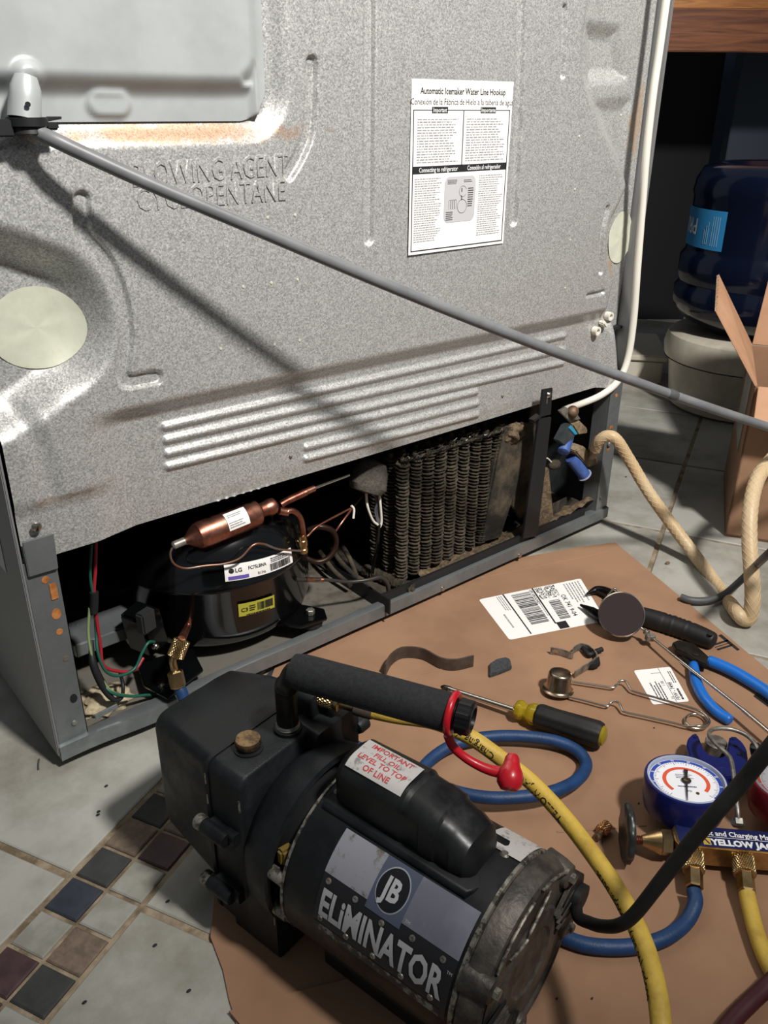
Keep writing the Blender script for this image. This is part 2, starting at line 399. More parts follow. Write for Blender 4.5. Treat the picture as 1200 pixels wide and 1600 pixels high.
def sheet(name, fn, mat, parent, nx=1, ny=1, th=.0003, cut=.0, **kw):
    """a thin paper or film lying on a surface, with rounded corners and real thickness"""
    pts = rrect(0, 1, 0, 1, cut, 4) if cut else None
    bm = bmesh.new()
    if pts:
        f = bm.faces.new([bm.verts.new(fn(u, v, th)) for u, v in pts])
        r = bmesh.ops.extrude_face_region(bm, geom=[f]); 
        for e, (u, v) in zip([e for e in r['geom'] if isinstance(e, bmesh.types.BMVert)], pts): pass
        nv = [e for e in r['geom'] if isinstance(e, bmesh.types.BMVert)]; n = f.normal.copy() if f.normal.length else Vector((0, 0, 1))
        dn = (fn(.5, .5, 0)-fn(.5, .5, th)); bmesh.ops.translate(bm, verts=nv, vec=dn)
    else:
        g = [[bm.verts.new(fn(i/nx, j/ny, th)) for j in range(ny+1)] for i in range(nx+1)]
        for i in range(nx):
            for j in range(ny): bm.faces.new((g[i][j], g[i+1][j], g[i+1][j+1], g[i][j+1]))
    return link(name, bm_mesh(bm, True), parent, mat, **kw)
def text_on_tube(name, s, path, r, size, s0, phi, mat, parent, flip=False, bold=0.01, **kw):
    me = text_geo(s, size, bold); fr = frames(path); L = [0]
    for a, b in zip(path, path[1:]): L.append(L[-1]+(b-a).length)
    out = []
    for v in me.vertices:
        d = s0+(-v.co.x if flip else v.co.x); d = min(max(d, 0), L[-1]-1e-6); i = max(j for j in range(len(L)) if L[j] <= d); i = min(i, len(L)-2)
        f = (d-L[i])/(L[i+1]-L[i]); p = path[i].lerp(path[i+1], f); n = fr[i][1].lerp(fr[i+1][1], f); b = fr[i][2].lerp(fr[i+1][2], f)
        # reference direction: towards world up around the tube
        t = fr[i][0]; up = (Vector((0, 0, 1))-t*t.z).normalized(); sd = t.cross(up)
        a = phi-((-v.co.y if flip else v.co.y)-size*.3)/r; rr = r*1.012+.0001
        out.append(p+up*(rr*math.cos(a))+sd*(rr*math.sin(a)))
    for v, c in zip(me.vertices, out): v.co = c
    me.materials.clear(); return link(name, me, parent, mat, **kw)

# ================================================================== FLOOR
DA = .4522; G1 = Vector((math.cos(DA), math.sin(DA), 0)); G2 = Vector((G1.y, -G1.x, 0)); G0 = Vector((-.018, -.1424, 0))
def G(a, b, z=0): return G0+G1*a+G2*b+Vector((0, 0, z))
floor = link('floor', pydata([(-1.4, -1.6, -.0025), (3.2, -1.6, -.0025), (3.2, 1.7, -.0025), (-1.4, 1.7, -.0025), (-1.4, -1.6, -.04), (3.2, -1.6, -.04), (3.2, 1.7, -.04), (-1.4, 1.7, -.04)],
    [(0, 1, 2, 3), (7, 6, 5, 4), (0, 4, 5, 1), (1, 5, 6, 2), (2, 6, 7, 3), (3, 7, 4, 0)]), None, GROUT); floor['kind'] = 'structure'
PW['floor'] = Matrix()
def tile_mesh(w_, h_):
    bm = bmesh.new(); bmesh.ops.create_cube(bm, size=1)
    for v in bm.verts: v.co = Vector((v.co.x*w_, v.co.y*h_, v.co.z*.006))
    bmesh.ops.bevel(bm, geom=[e for e in bm.edges if all(v.co.z > 0 for v in e.verts)], offset=.0012, segments=1, affect='EDGES')
    return bm_mesh(bm, True)
TA, TB = .306, .305; a00 = -.0205; b00, b01 = -.0195, .0562
big = tile_mesh(TA-.007, TB-.007); big.materials.append(TILE)
RZ = Matrix.Rotation(DA, 4, 'Z')
def put_tile(me, a, b):
    o = bpy.data.objects.new('tile', me); COL.objects.link(o); o.parent = floor
    c = G(a, b, -.003); o.matrix_world = Matrix.Translation(c+Vector((0, 0, rnd.uniform(-.0003, .0003)))) @ RZ
for i in range(-5, 9):
    for j in list(range(-6, 0))+list(range(0, 6)):
        a = a00+TA*(i+.5); b = (b00+TB*(j+.5)) if j < 0 else (b01+TB*(j+.5)); c = G(a, b)
        if -1.2 < c.x < 3.0 and -1.3 < c.y < 1.45: put_tile(big, a, b)
PT = .0374; pat = {(0, 0): 0, (-1, 0): 4, (-2, 0): 3, (-3, 0): 2, (1, 0): 1, (2, 0): 0, (1, 1): 2, (0, 1): 3, (-1, 1): 3, (-2, 1): 1, (-3, 1): 0, (-4, 1): 3, (-4, 0): 2}
sm = []
for k in range(5):
    me = tile_mesh(.0338, .0338); me.materials.append(TILES[k]); sm.append(me)
for i in range(-20, 50):
    for j in (0, 1):
        c = G(PT*i, PT*j)
        if -1.0 < c.x < 1.9 and -1.0 < c.y < .9: put_tile(sm[pat.get((i, j), rnd.choice((0, 1, 2, 3, 3, 4)))], PT*i, PT*j)

# ================================================================== BACKGROUND ROOM
def sbox(name, lo, hi, mat, kind=None, parent=None, bev=.002, **kw):
    c = [(a+b)/2 for a, b in zip(lo, hi)]; o = box(name, c, [b-a for a, b in zip(lo, hi)], mat, parent, bev=bev, **kw)
    if kind: o['kind'] = kind
    return o
wl = sbox('wall_back', (1.0, 1.45, 0), (3.2, 1.5, 1.6), NAVY, 'structure')
wr = sbox('wall_right', (2.75, -1.2, 0), (2.8, 1.449, 1.6), NAVY, 'structure')

# ================================================================== REFRIGERATOR
FR = empty('refrigerator', (.45, .3, 0), 'upright refrigerator seen from behind with its lower back cover off, spangled zinc back panel', 'refrigerator')
def XZ(u, v, y=0):
    p = U(u, v, y=y); return (p.x, p.z)
def polypx(pts, y=0): return np.array([XZ(*p, y) for p in pts])
def segd(X, Z, poly, closed=False):
    D = np.full(X.shape, 9.); n = len(poly)
    for i in range(n if closed else n-1):
        a = poly[i]; b = poly[(i+1) % n]; ab = b-a; t = np.clip(((X-a[0])*ab[0]+(Z-a[1])*ab[1])/max(ab@ab, 1e-12), 0, 1)
        D = np.minimum(D, np.hypot(X-a[0]-t*ab[0], Z-a[1]-t*ab[1]))
    return D
def inside(X, Z, poly):
    r = np.zeros(X.shape, bool); n = len(poly)
    for i in range(n):
        a = poly[i]; b = poly[(i+1) % n]
        c = (a[1] > Z) != (b[1] > Z)
        xi = (b[0]-a[0])*(Z-a[1])/((b[1]-a[1]) if abs(b[1]-a[1]) > 1e-12 else 1e-12)+a[0]
        r ^= c & (X < xi)
    return r
def sm01(t): t = np.clip(t, 0, 1); return t*t*(3-2*t)
def sdf(X, Z, poly): d = segd(X, Z, poly, True); return np.where(inside(X, Z, poly), -d, d)
def recess(X, Z, poly, wdt): return sm01(.5-sdf(X, Z, poly)/wdt)
def smoothpoly(poly, n=6):
    p = spline([Vector((a[0], a[1], 0)) for a in poly], n); return np.array([(q.x, q.y) for q in p])
PLATE_X1, PLATE_Z0 = .288, .601
lbowl = smoothpoly(polypx([(-70, 380), (0, 383), (60, 402), (100, 418), (132, 448), (152, 490), (154, 535), (132, 578), (85, 612), (30, 652), (-70, 700)]))
rside = smoothpoly(polypx([(940, -160), (930, -60), (922, 0), (914, 60), (914, 115), (928, 160), (946, 205), (966, 245), (978, 285), (968, 318), (952, 352), (948, 400), (957, 440), (950, 480), (962, 520), (968, 600)], .010))
rside = np.vstack([rside, [(.99, .2), (.99, 1.2)]])
pocket = polypx([(925, 45), (968, 50), (978, 118), (926, 122)], .024)
tri = polypx([(938, 165), (985, 160), (982, 290)], .024)
beads = [([(577, -300), (577, 373)], .0062), ([(819, -300), (813, 100), (802, 345)], .0062), ([(884, 12), (880, 118)], .0032),
         ([(487, 98), (484, 195), (470, 240), (452, 272)], .0058), ([(128, 312), (131, 362), (165, 408), (190, 470), (197, 530), (194, 592), (243, 590)], .0066),
         ([(949, 325), (940, 370), (938, 425)], .0034), ([(918, 462), (942, 456)], .003)]
ribs = [((268, 672), (893, 527)), ((270, 693), (893, 549)), ((272, 714), (891, 570)), ((273, 735), (756, 616)), ((489, 704), (757, 634)), ((489, 722), (757, 652))]
dimples = [(352, 790), (365, 786), (377, 782), (391, 779), (403, 775), (415, 771), (428, 768), (441, 765), (455, 761), (467, 757)]
def panel_h(X, Z):
    """depth of the pressed sheet behind its front plane"""
    H = np.zeros(X.shape)
    H += .014*sm01((.366-Z-.006*(X-.1))/.022)*sm01((X-.07)/.05)*sm01((.862-X)/.02)
    H += .030*recess(X, Z, lbowl, .036)
    H += .026*recess(X, Z, rside, .040)
    H += .010*recess(X, Z, pocket, .024)+.006*recess(X, Z, tri, .022)
    pl = np.array([(-.05, PLATE_Z0-.010)]+[(PLATE_X1-.024+.036*math.sin(a), PLATE_Z0+.026-.036*math.cos(a)) for a in np.linspace(0, PI/2, 9)]+[(PLATE_X1+.012, 1.1), (-.05, 1.1)])
    H += .011*recess(X, Z, pl, .022)
    for pts, wd in beads:
        d = segd(X, Z, smoothpoly(polypx(pts))); H += .0048*sm01((wd+.0014-d)/.0030)
    for a, b in ribs:
        d = segd(X, Z, polypx([a, b])); H -= .0042*sm01((.0062-d)/.0058)
    for d_ in dimples:
        d = segd(X, Z, polypx([d_, d_])) if False else np.hypot(X-XZ(*d_)[0], Z-XZ(*d_)[1]); H -= .002*sm01((.0032-d)/.003)
    H += .004*sm01((.30-Z)/.02)*sm01((.11-X)/.03)
    cz_ = polypx([(35, 655), (62, 700), (80, 770)]); H += .0045*sm01((.016-segd(X, Z, cz_))/.016)
    H += .0012*np.sin(X*9+1)*np.sin(Z*11)
    return H
xs = np.concatenate([np.arange(.0035, .8965, .0015)]); zs = np.concatenate([np.arange(.2375, .80, .0015), np.arange(.80, 1.751, .05)])
X, Z = np.meshgrid(xs, zs); H = panel_h(X, Z); nx, nz = len(xs), len(zs)
V = np.stack([X, H, Z], -1).reshape(-1, 3)
# lower lip turned in
lip = np.stack([xs, H[0]+.012, np.full(nx, .2375)], -1); V = np.vstack([V, lip])
idx = np.arange(nx*nz).reshape(nz, nx)
F = np.stack([idx[:-1, :-1], idx[:-1, 1:], idx[1:, 1:], idx[1:, :-1]], -1).reshape(-1, 4)
lidx = np.arange(nx)+nx*nz; F = np.vstack([F, np.stack([lidx[:-1], lidx[1:], idx[0, 1:], idx[0, :-1]], -1)])
me = bpy.data.meshes.new('m'); me.from_pydata(V.tolist(), [], F.tolist()); me.shade_smooth(); me.set_sharp_from_angle(angle=math.radians(50))
back = link('back_panel', me, FR, PANEL)
def pz(x, z): return float(panel_h(np.array([[x]]), np.array([[z]]))[0, 0])
def onp(u, v, off=.0):
    y = 0.
    for _ in range(12):
        x, z = XZ(u, v, y); y = .5*y+.5*pz(x, z)
    return Vector((x, pz(x, z)-off, z))
# pressed lettering
for s, (u0, v0), (u1, v1), nm in (('BLOWING AGENT', (206, 292), (446, 272), 'pressed_lettering'), ('CYCLOPENTANE', (214, 330), (446, 312), 'pressed_lettering')):
    me = text_geo(s, .030, .0, .0009)
    bm = bmesh.new(); bm.from_mesh(me); bpy.data.meshes.remove(me)
    wd = max(v.co.x for v in bm.verts); a = onp(u0, v0); b = onp(u1, v1); a.y = b.y = onp(330, 320).y; sc = (b-a).length/wd; dx = (b-a).normalized()
    for v in bm.verts: v.co = a+dx*(v.co.x*sc)+Vector((0, 0, v.co.y*.9))+Vector((0, -.0001-v.co.z, 0))
    bmesh.ops.recalc_face_normals(bm, faces=bm.faces); me = bpy.data.meshes.new('m'); bm.to_mesh(me); bm.free()
    link(nm, me, back, PANEL)
# foam dots
for (u, v) in [(418, 340), (461, 336), (380, 448), (424, 442), (465, 437), (388, 546), (429, 539), (468, 532), (905, 213), (898, 296), (891, 375), (883, 450), (970, 180), (345, 545)]:
    p = onp(u, v); lathe('foam_speck', [(0, 0), (.0016, .0001), (.0014, .0006), (0, .0009)], p, (0, -1, 0), STICK, back, 10)
# smooth raised cover plate, upper left
xs2 = np.arange(.004, PLATE_X1+.0001, .002); zs2 = np.concatenate([np.arange(PLATE_Z0, .86, .002), np.arange(.86, 1.3, .05)])
X, Z = np.meshgrid(xs2, zs2)
platpoly = smoothpoly(np.array([(-.05, PLATE_Z0+.0268), (.24, PLATE_Z0+.0268), (.262, PLATE_Z0+.032), (.2745, PLATE_Z0+.047), (.2755, PLATE_Z0+.075), (.2755, 1.5)]), 6); platpoly = np.vstack([platpoly, [(-.05, 1.5)]])
H = .009-.013*recess(X, Z, platpoly, .020)
slot = polypx([(160, 162), (192, 163)]); H -= .004*sm01((.0125-segd(X, Z, slot))/.006)
pipe = np.array([XZ(40, 120), XZ(38, 186)]); H -= .007*sm01((.014-segd(X, Z, pipe))/.008)
cr = .03; cut = (X > PLATE_X1-cr) & (Z < PLATE_Z0+cr) & (np.hypot(X-(PLATE_X1-cr), Z-(PLATE_Z0+cr)) > cr)
idx = np.arange(X.size).reshape(X.shape); 
_dx, _dz = X-(PLATE_X1-cr), Z-(PLATE_Z0+cr); _d = np.maximum(np.hypot(_dx, _dz), 1e-6); X = np.where(cut, PLATE_X1-cr+_dx/_d*cr, X); Z = np.where(cut, PLATE_Z0+cr+_dz/_d*cr, Z)
ok = np.ones((X.shape[0]-1, X.shape[1]-1), bool)
F = np.stack([idx[:-1, :-1], idx[:-1, 1:], idx[1:, 1:], idx[1:, :-1]], -1)[ok]
me = bpy.data.meshes.new('m'); me.from_pydata(np.stack([X, H, Z], -1).reshape(-1, 3).tolist(), [], F.tolist()); me.shade_smooth()
bmp = bmesh.new(); bmp.from_mesh(me); bmesh.ops.delete(bmp, geom=[v for v in bmp.verts if not v.link_faces], context='VERTS'); bmp.to_mesh(me); bmp.free()
cover = link('cover_plate', me, FR, COVER, label='smooth painted cover plate on the spangled back panel')
# spout with cable clamp
p0 = U(40, 128, y=-.012); p1 = U(38, 186, y=-.014)
spout = lathe('cable_spout', [(.0, -.006), (.008, -.004), (.011, .004), (.0115, .012), (.0118, (p1-p0).length), (.0105, (p1-p0).length), (.0105, .012)], p0, p1-p0, COVER, FR, 24)
lathe('spout_hole', [(.0019, 0), (.0019, .0012), (0, .0012)], U(43, 163, y=-.0262), (0, -1, 0), BLACK, spout, 12)
cl = U(42, 190, y=-.013)
clamp = lathe('cable_clamp', [(.0125, -.003), (.0150, -.003), (.0150, .003), (.0125, .004), (.0135, .008), (.0095, .0085), (.0, .0085)], cl, (0, 0, -1), BLACK, FR, 24, label='black plastic cable clamp')
box('clamp_lug', cl+Vector((-.018, 0, -.004)), (.012, .012, .012), BLACK, clamp, bev=.001)
box('clamp_lug', cl+Vector((.017, 0, -.003)), (.010, .010, .005), BLACK, clamp, bev=.001)
prism('cover_lip', [U(72, 182, y=.004), U(94, 182, y=.004), U(94, 186, y=.004), U(72, 190, y=.004)], (0, -.003, 0), BLACK, cover)
# round covers
def disc_on(name, u, v, rx, rz, lab):
    c = onp(u, v); n = 40; V = []; F = []
    for j, rr in enumerate((0, .35, .7, 1.)):
        for k in range(n):
            a = 2*PI*k/n; x = c.x+rx*rr*math.cos(a); z = c.z+rz*rr*math.sin(a); V.append((x, pz(x, z)-.0012-.0006*math.sin(5*a+rr*3)*rr, z))
    for j in range(3):
        for k in range(n): F.append((j*n+k, j*n+(k+1) % n, (j+1)*n+(k+1) % n, (j+1)*n+k))
    return link(name, pydata(V, F, True), FR, STICK, label=lab)
disc_on('round_sticker', 56, 512, .0405, .0350, 'pale green round sticker at the left edge')
disc_on('round_sticker', 968, 371, .0270, .0350, 'pale green round sticker at the right edge')
# hook-up instruction sheet
fn = lambda u, v, h: Vector((.4556+(.6066-.4556)*u, -.0012-h, .4667+(.639-.4667)*v))
LW, LH = .151, .1723
lab = sheet('instruction_sheet', fn, WHITE, FR)
lab['label'] = 'white printed instruction sheet with water line diagram'
it = [('t', 'Automatic Icemaker Water Line Hookup', LW/2, LH-.0135, .0088, 'c', .018, .86), ('t', 'Conexión de la Fábrica de Hielo a la tubería de agua', LW/2, LH-.0235, .0086, 'c', .0, .84),
      ('r', .003, LH-.029, LW-.003, LH-.0282), ('r', .003, .0035, .0042, LH-.0282), ('r', LW-.0042, .0035, LW-.003, LH-.0282), ('r', .003, .003, LW-.003, .0042),
      ('r', LW/2-.0006, LH-.084, LW/2+.0006, LH-.029), ('r', .003, LH-.090, LW-.003, LH-.0825), ('r', .029, LH-.0315, .052, LH-.0255), ('r', LW-.050, LH-.0315, LW-.026, LH-.0255)]
printing('sheet_print', fn, it, INK, lab, wh=(LW, LH), kind='stuff')
printing('sheet_print_white', fn, [('t', 'Important', .0405, LH-.0305, .0062, 'c', .012, .8), ('t', 'Importante', LW-.038, LH-.0305, .0062, 'c', .012, .8),
      ('t', 'Connecting to refrigerator', .041, LH-.0885, .0066, 'c', .014, .8), ('t', 'Conexión al refrigerador', LW-.040, LH-.0885, .0066, 'c', .014, .8)], INKW, lab, h=.0007, wh=(LW, LH), kind='stuff')
g = greek(.009, LH-.080, LW/2-.006, LH-.036, 17, 1, .38)+greek(LW/2+.005, LH-.080, LW-.008, LH-.036, 17, 2, .38)+greek(.007, .012, .047, LH-.094, 28, 3, .38)+greek(LW-.047, .012, LW-.007, LH-.094, 28, 4, .38)
printing('sheet_small_print', fn, g, INKG, lab, wh=(LW, LH))
LIGHTG = M('pale_grey_ink', '#b9b8ba', .6)
printing('diagram_ground', fn, [('p', rrect(.051, .099, .030, .078, .007))], LIGHTG, lab, h=.0006, wh=(LW, LH))
dg = [('ring', .0785, .0463, .0070, .0074, 0, 360), ('ring', .079, .062, .0055, .0058, 20, 330), ('r', .0768, .053, .0780, .0578), ('r', .0768, .0615, .0780, .0655)]
for k in range(4): dg += [('ring', .0595+.0028*k, .052, .0016, .0019, 0, 180), ('r', .0579+.0028*k, .044, .0582+.0028*k, .052), ('r', .0611+.0028*k, .044, .0614+.0028*k, .052)]
dg += greek(.055, .070, .072, .075, 4, 5, .4)+greek(.080, .071, .094, .0745, 2, 6, .4)+greek(.087, .045, .096, .066, 9, 7, .4)+greek(.054, .032, .065, .042, 5, 8, .4)
printing('diagram', fn, dg, INK, lab, h=.0008, wh=(LW, LH))
# white clip at the lower right of the panel
c = onp(938, 505); cl2 = box('tube_clip', c+Vector((0, -.005, 0)), (.012, .010, .006), WHITEP, FR, Matrix.Rotation(.7, 3, 'Y'), .0015)
for s in ((947, 493), (927, 516)):
    q = onp(*s); lathe('clip_ring', [(.0035, 0), (.0062, 0), (.0062, .008), (.0035, .008), (.0035, 0)], q+Vector((0, -.001, 0)), (0, -1, 0), WHITEP, cl2, 16, caps=False)
# white water line down the right edge
wt = [U(u, v, y=yy) for u, v, yy in ((1057, -160, -.008), (1046, -40, -.008), (1041, 0, -.008), (1030, 80, -.008), (1020, 150, -.008), (1010, 240, -.008), (1003, 330, -.007), (996, 420, -.007), (990, 500, -.007), (981, 560, -.007), (966, 595, -.006), (940, 617, .002), (905, 632, .02), (880, 640, .04))]
wt[0] = Vector((wt[1].x, -.008, .95))
tube('water_line', wt, .0050, WHITEP, FR, 14, label='white plastic water line down the right edge')
# side walls, top, doors
DEP = .64
sidep = box('side_panel', (-.0005, DEP/2, .885), (.003, DEP, 1.735), SIDE, FR, bev=.001); sidep['label'] = 'grey painted side panel at the left'
sidep2 = box('side_panel', (.9005, DEP/2+.004, .885), (.003, DEP, 1.735), SIDE, FR, bev=.001)
box('top_panel', (.45, DEP/2, 1.7535), (.90, DEP, .003), SIDE, FR, bev=0)
box('door', (.45, DEP+.035, .90), (.90, .065, 1.70), SIDE, FR, bev=.004)
fs = quadfn((-.0021, .30, .21), (-.0021, .05, .21), (-.0021, .05, .36), (-.0021, .30, .36))
rl = sheet('rating_label', fs, LIGHTG, FR, th=.0004)
printing('rating_print', fs, greek(.01, .01, .24, .14, 14, 9, .5), INKG, rl, h=.0008, wh=(.25, .15))
# posts
def post(name, pts, d, **kw): return prism(name, [Vector(p) for p in pts], d, ZINC, FR, bev=.0006, **kw)
pl = post('corner_post', [(.001, .002, .018), (.0315, .002, .018), (.0315, .002, .2385), (.001, .002, .2385)], (0, .0016, 0))
post('post_flange', [(.0315, .002, .018), (.0315, .030, .018), (.0315, .030, .2385), (.0315, .002, .2385)], (-.0016, 0, 0))
def hole(u, v, r, mat, par, sz=1., nm='post_hole'):
    p = U(u, v, y=.002); return lathe(nm, [(r, 0), (r, .0006), (r*.8, .0008), (0, .0005)], p+Vector((0, .0002, 0)), (0, -1, 0), mat, par, 16, sy=sz)
hole(71, 906, .0037, FOAMY, pl); hole(88, 959, .0045, FOAMY, pl, 1.3); hole(93, 987, .0033, FOAMY, pl); hole(103, 1029, .0032, DIRTY, pl); hole(115, 1091, .0037, DARKW, pl, 1.4)
a = U(84, 924, y=.0015); box('post_slot', a, (.0065, .0012, .017), FOAMY, pl, bev=.0003)
def screw(u, v, y, r, par, mat=None, nm='screw'):
    p = U(u, v, y=y); s = lathe(nm, [(r, 0), (r, .0006), (r*.85, .0016), (r*.4, .0023), (0, .0024)], p, (0, -1, 0), mat or STEELD, par, 16); return s
screw(116, 1129, .002, .003, pl)
pr_ = post('corner_post', [(.869, .002, .018), (.8985, .002, .018), (.8985, .002, .245), (.869, .002, .245)], (0, .0016, 0))
post('post_flange', [(.8705, .002, .018), (.8705, .030, .018), (.8705, .030, .245), (.8705, .002, .245)], (-.0016, 0, 0))
for (u, v, r) in ((963, 618, .003), (950, 703, .003)): hole(u, v, r, FOAMY, pr_)
a = U(955, 668, y=.0015); box('post_slot', a, (.008, .0012, .005), FOAMY, pr_, bev=.0003)
screw(952, 694, .0, .0042, pr_); screw(939, 778, .0, .0028, pr_)
# corner bracket and screw over panel
br = prism('corner_bracket', [Vector((.0035, -.0042+.004, .226)), Vector((.0305, -.0002, .2255)), Vector((.032, -.0002, .262)), Vector((.0035, -.0002, .262))], (0, -.0018, 0), ZINC, FR, bev=.0008, label='overlapping zinc bracket at the lower left corner')
screw(57, 823, -.001, .0047, br, STEEL)
screw(454, 713, pz(*XZ(454, 713))-.0002, .0022, FR); screw(785, 618, pz(*XZ(785, 618))-.0002, .0022, FR)
# bottom rail, slightly bent on the left
V = []; F = []; n = 60
for i in range(n+1):
    x = .0+.8985*i/n; wv = -.006*math.exp(-((x-.10)/.05)**2)+.003*math.exp(-((x-.22)/.05)**2); zz = .002*math.sin(x*22)*math.exp(-x*4)
    for (y_, z_) in ((-.002+wv, .0125+zz), (-.002+wv, .0295+zz), (.001+wv*.5, .0305+zz), (.012, .0290), (.012, .0125)): V.append((x, y_, z_))
for i in range(n):
    for k in range(5): a = i*5+k; b = i*5+(k+1) % 5; F.append((a, b, b+5, a+5))
F += [(4, 3, 2, 1, 0), tuple(n*5+k for k in range(5))]
rail = link('bottom_rail', pydata(V, F, True, 40), FR, ZINC)
for u, v in ((692, 920), (812, 868)): screw(u, v, -.0022, .0035, rail, STEEL)
# compartment shell
pan = sbox('base_pan', (.001, .012, .016), (.897, .34, .0195), DIRTY, None, FR, 0, label='dirty metal base pan')
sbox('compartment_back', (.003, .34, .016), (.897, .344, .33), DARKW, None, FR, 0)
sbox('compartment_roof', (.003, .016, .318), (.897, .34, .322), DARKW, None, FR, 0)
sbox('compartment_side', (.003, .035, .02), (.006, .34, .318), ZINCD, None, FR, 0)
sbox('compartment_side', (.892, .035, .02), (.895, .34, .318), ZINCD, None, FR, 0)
for x in (.05, .84):
    for y in (.06, .56): lathe('roller', [(.0, -.012), (.014, -.012), (.0155, -.010), (.0155, .010), (.014, .012), (0, .012)], (x, y, .0155), (1, 0, 0), BLACK, FR, 20)
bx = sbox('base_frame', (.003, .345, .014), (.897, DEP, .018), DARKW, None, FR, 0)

# ---- compressor
cc = Vector((.258, .118, 0)); cmp_prof = [(0, .028), (.060, .028), (.088, .034), (.101, .046), (.1055, .060), (.1065, .116), (.1080, .118), (.1080, .122), (.1065, .124), (.1045, .142), (.097, .163), (.080, .182), (.055, .194), (.028, .199), (0, .201)]
fine = []
for (r0, h0), (r1, h1) in zip(cmp_prof, cmp_prof[1:]):
    for k in range(3): fine.append((r0+(r1-r0)*k/3, h0+(h1-h0)*k/3))
fine.append(cmp_prof[-1])
comp = lathe('compressor', cmp_prof, cc, (0, 0, 1), BLKGLOSS, FR, 64, sx=.94, sy=1.08, angle=60, xdir=(0, 1, 0), label='glossy black compressor with a white and a yellow label')
def compfn(pa, pb, hgt):
    """surface patch on the compressor between two azimuth angles and heights"""
    def R_at(z):
        for (r0, h0), (r1, h1) in zip(cmp_prof, cmp_prof[1:]):
            if h0 <= z <= h1 and h1 > h0: return r0+(r1-r0)*(z-h0)/(h1-h0)
        return .1
    def f(u, v, h):
        a = pa[0]+(pb[0]-pa[0])*u; z = pa[1]+(pb[1]-pa[1])*u+hgt*v; r = R_at(z)+.0012+h
        return Vector((cc.x+1.08*r*math.cos(a), cc.y+.94*r*math.sin(a), z))
    return f
def on_comp(u, v):
    """azimuth and height where a pixel meets the compressor shell"""
    d = (U(u, v, t=1)-CPOS); best = None
    for k in range(2000):
        t = .7+k*.0002; p = CPOS+d*t
        r = math.hypot((p.x-cc.x)/1.08, (p.y-cc.y)/.94); z = p.z
        for (r0, h0), (r1, h1) in zip(cmp_prof, cmp_prof[1:]):
            if h0 <= z <= h1 and h1 > h0 and r <= r0+(r1-r0)*(z-h0)/(h1-h0): return math.atan2((p.y-cc.y)/.94, (p.x-cc.x)/1.08), z
    return 0, .1
A1 = on_comp(352, 908); A2 = on_comp(456, 878); A3 = on_comp(348, 882)
hh = A3[1]-A1[1]; f1 = compfn(A1, A2, hh)
w1 = .108*abs(A2[0]-A1[0]); 
cl_ = sheet('compressor_label', f1, WHITE, comp, 24, 4)
printing('label_text', f1, [('t', 'LG', w1*.13, hh*.52, hh*.34, 'l', .02), ('t', 'FC75LBNA', w1*.30, hh*.56, hh*.30, 'l', .012, .8), ('t', 'R134a', w1*.42, hh*.12, hh*.25, 'l', 0, .8), ('ring', w1*.085, hh*.63, 0, hh*.15, 0, 360)]
    + bars(w1*.60, hh*.1, w1*.95, hh*.55, 34, 3)+greek(w1*.62, hh*.60, w1*.93, hh*.92, 3, 2), INK, cl_, h=.0008, wh=(w1, hh))
printing('label_badge', f1, [('r', w1*.04, hh*.08, w1*.30, hh*.30)], PURPLE, cl_, h=.0008, wh=(w1, hh), sub=1)
A1 = on_comp(373, 963); A2 = on_comp(428, 948); A3 = on_comp(373, 943); hh = A3[1]-A1[1]; f2 = compfn(A1, A2, hh); w2 = .113*abs(A2[0]-A1[0])
yl = sheet('compressor_label', f2, YLAB, comp, 16, 3)
printing('label_text', f2, [('t', 'C3', w2*.06, hh*.35, hh*.42, 'l', .02)]+bars(w2*.50, hh*.25, w2*.95, hh*.85, 22, 5)+greek(w2*.28, hh*.3, w2*.45, hh*.8, 3, 4)+greek(w2*.2, .0, w2*.9, hh*.16, 1, 4), INK, yl, h=.0008, wh=(w2, hh))
# mounting foot with bolt on the right
fc = U(483, 968, z=.042)
foot = prism('compressor_foot', [fc+Vector(v) for v in ((-.055, .035, 0), (-.02, -.012, 0), (.016, -.016, 0), (.026, .004, 0), (.010, .030, 0), (-.02, .05, 0))], (0, 0, .004), BLKGLOSS, FR, bev=.001)
lathe('rubber_mount', [(.013, 0), (.015, .006), (.012, .010), (.015, .014), (.014, .022), (0, .022)], (fc.x+.005, fc.y+.004, .0195), (0, 0, 1), RUBBER, foot, 20)
lathe('washer', [(.0, 0), (.0125, 0), (.0125, .002), (0, .002)], (fc.x+.005, fc.y+.004, .0205), (0, 0, 1), STEEL, foot, 24)
hexrod('bolt', (fc.x+.005, fc.y+.004, .046), (0, 0, 1), .0055, .007, STEELD, foot)
foot2 = prism('compressor_foot', [U(u, v, z=.035) for u, v in ((215, 1040), (300, 1015), (318, 1050), (262, 1095), (225, 1075))], (0, 0, .004), BLKGLOSS, FR, bev=.001)
# relay box at the left of the compressor
rb = box('relay_box', U(226, 982, y=.075), (.030, .036, .052), BLKGLOSS, FR, Matrix.Rotation(.35, 3, 'Z') @ Matrix.Rotation(-.15, 3, 'Y'), .003)
box('relay_cap', U(228, 970, y=.050), (.020, .012, .026), M('dark_grey_plastic', '#2b2d2e', .45), rb, Matrix.Rotation(.35, 3, 'Z'), .002)
ball('terminal', U(243, 1010, y=.052), .0045, STEEL, rb)
lathe('oil_drum', [(0, 0), (.034, 0), (.036, .004), (.036, .05), (0, .055)], U(205, 930, y=.2), (-.3, -.2, 1), BLACK, FR, 24)
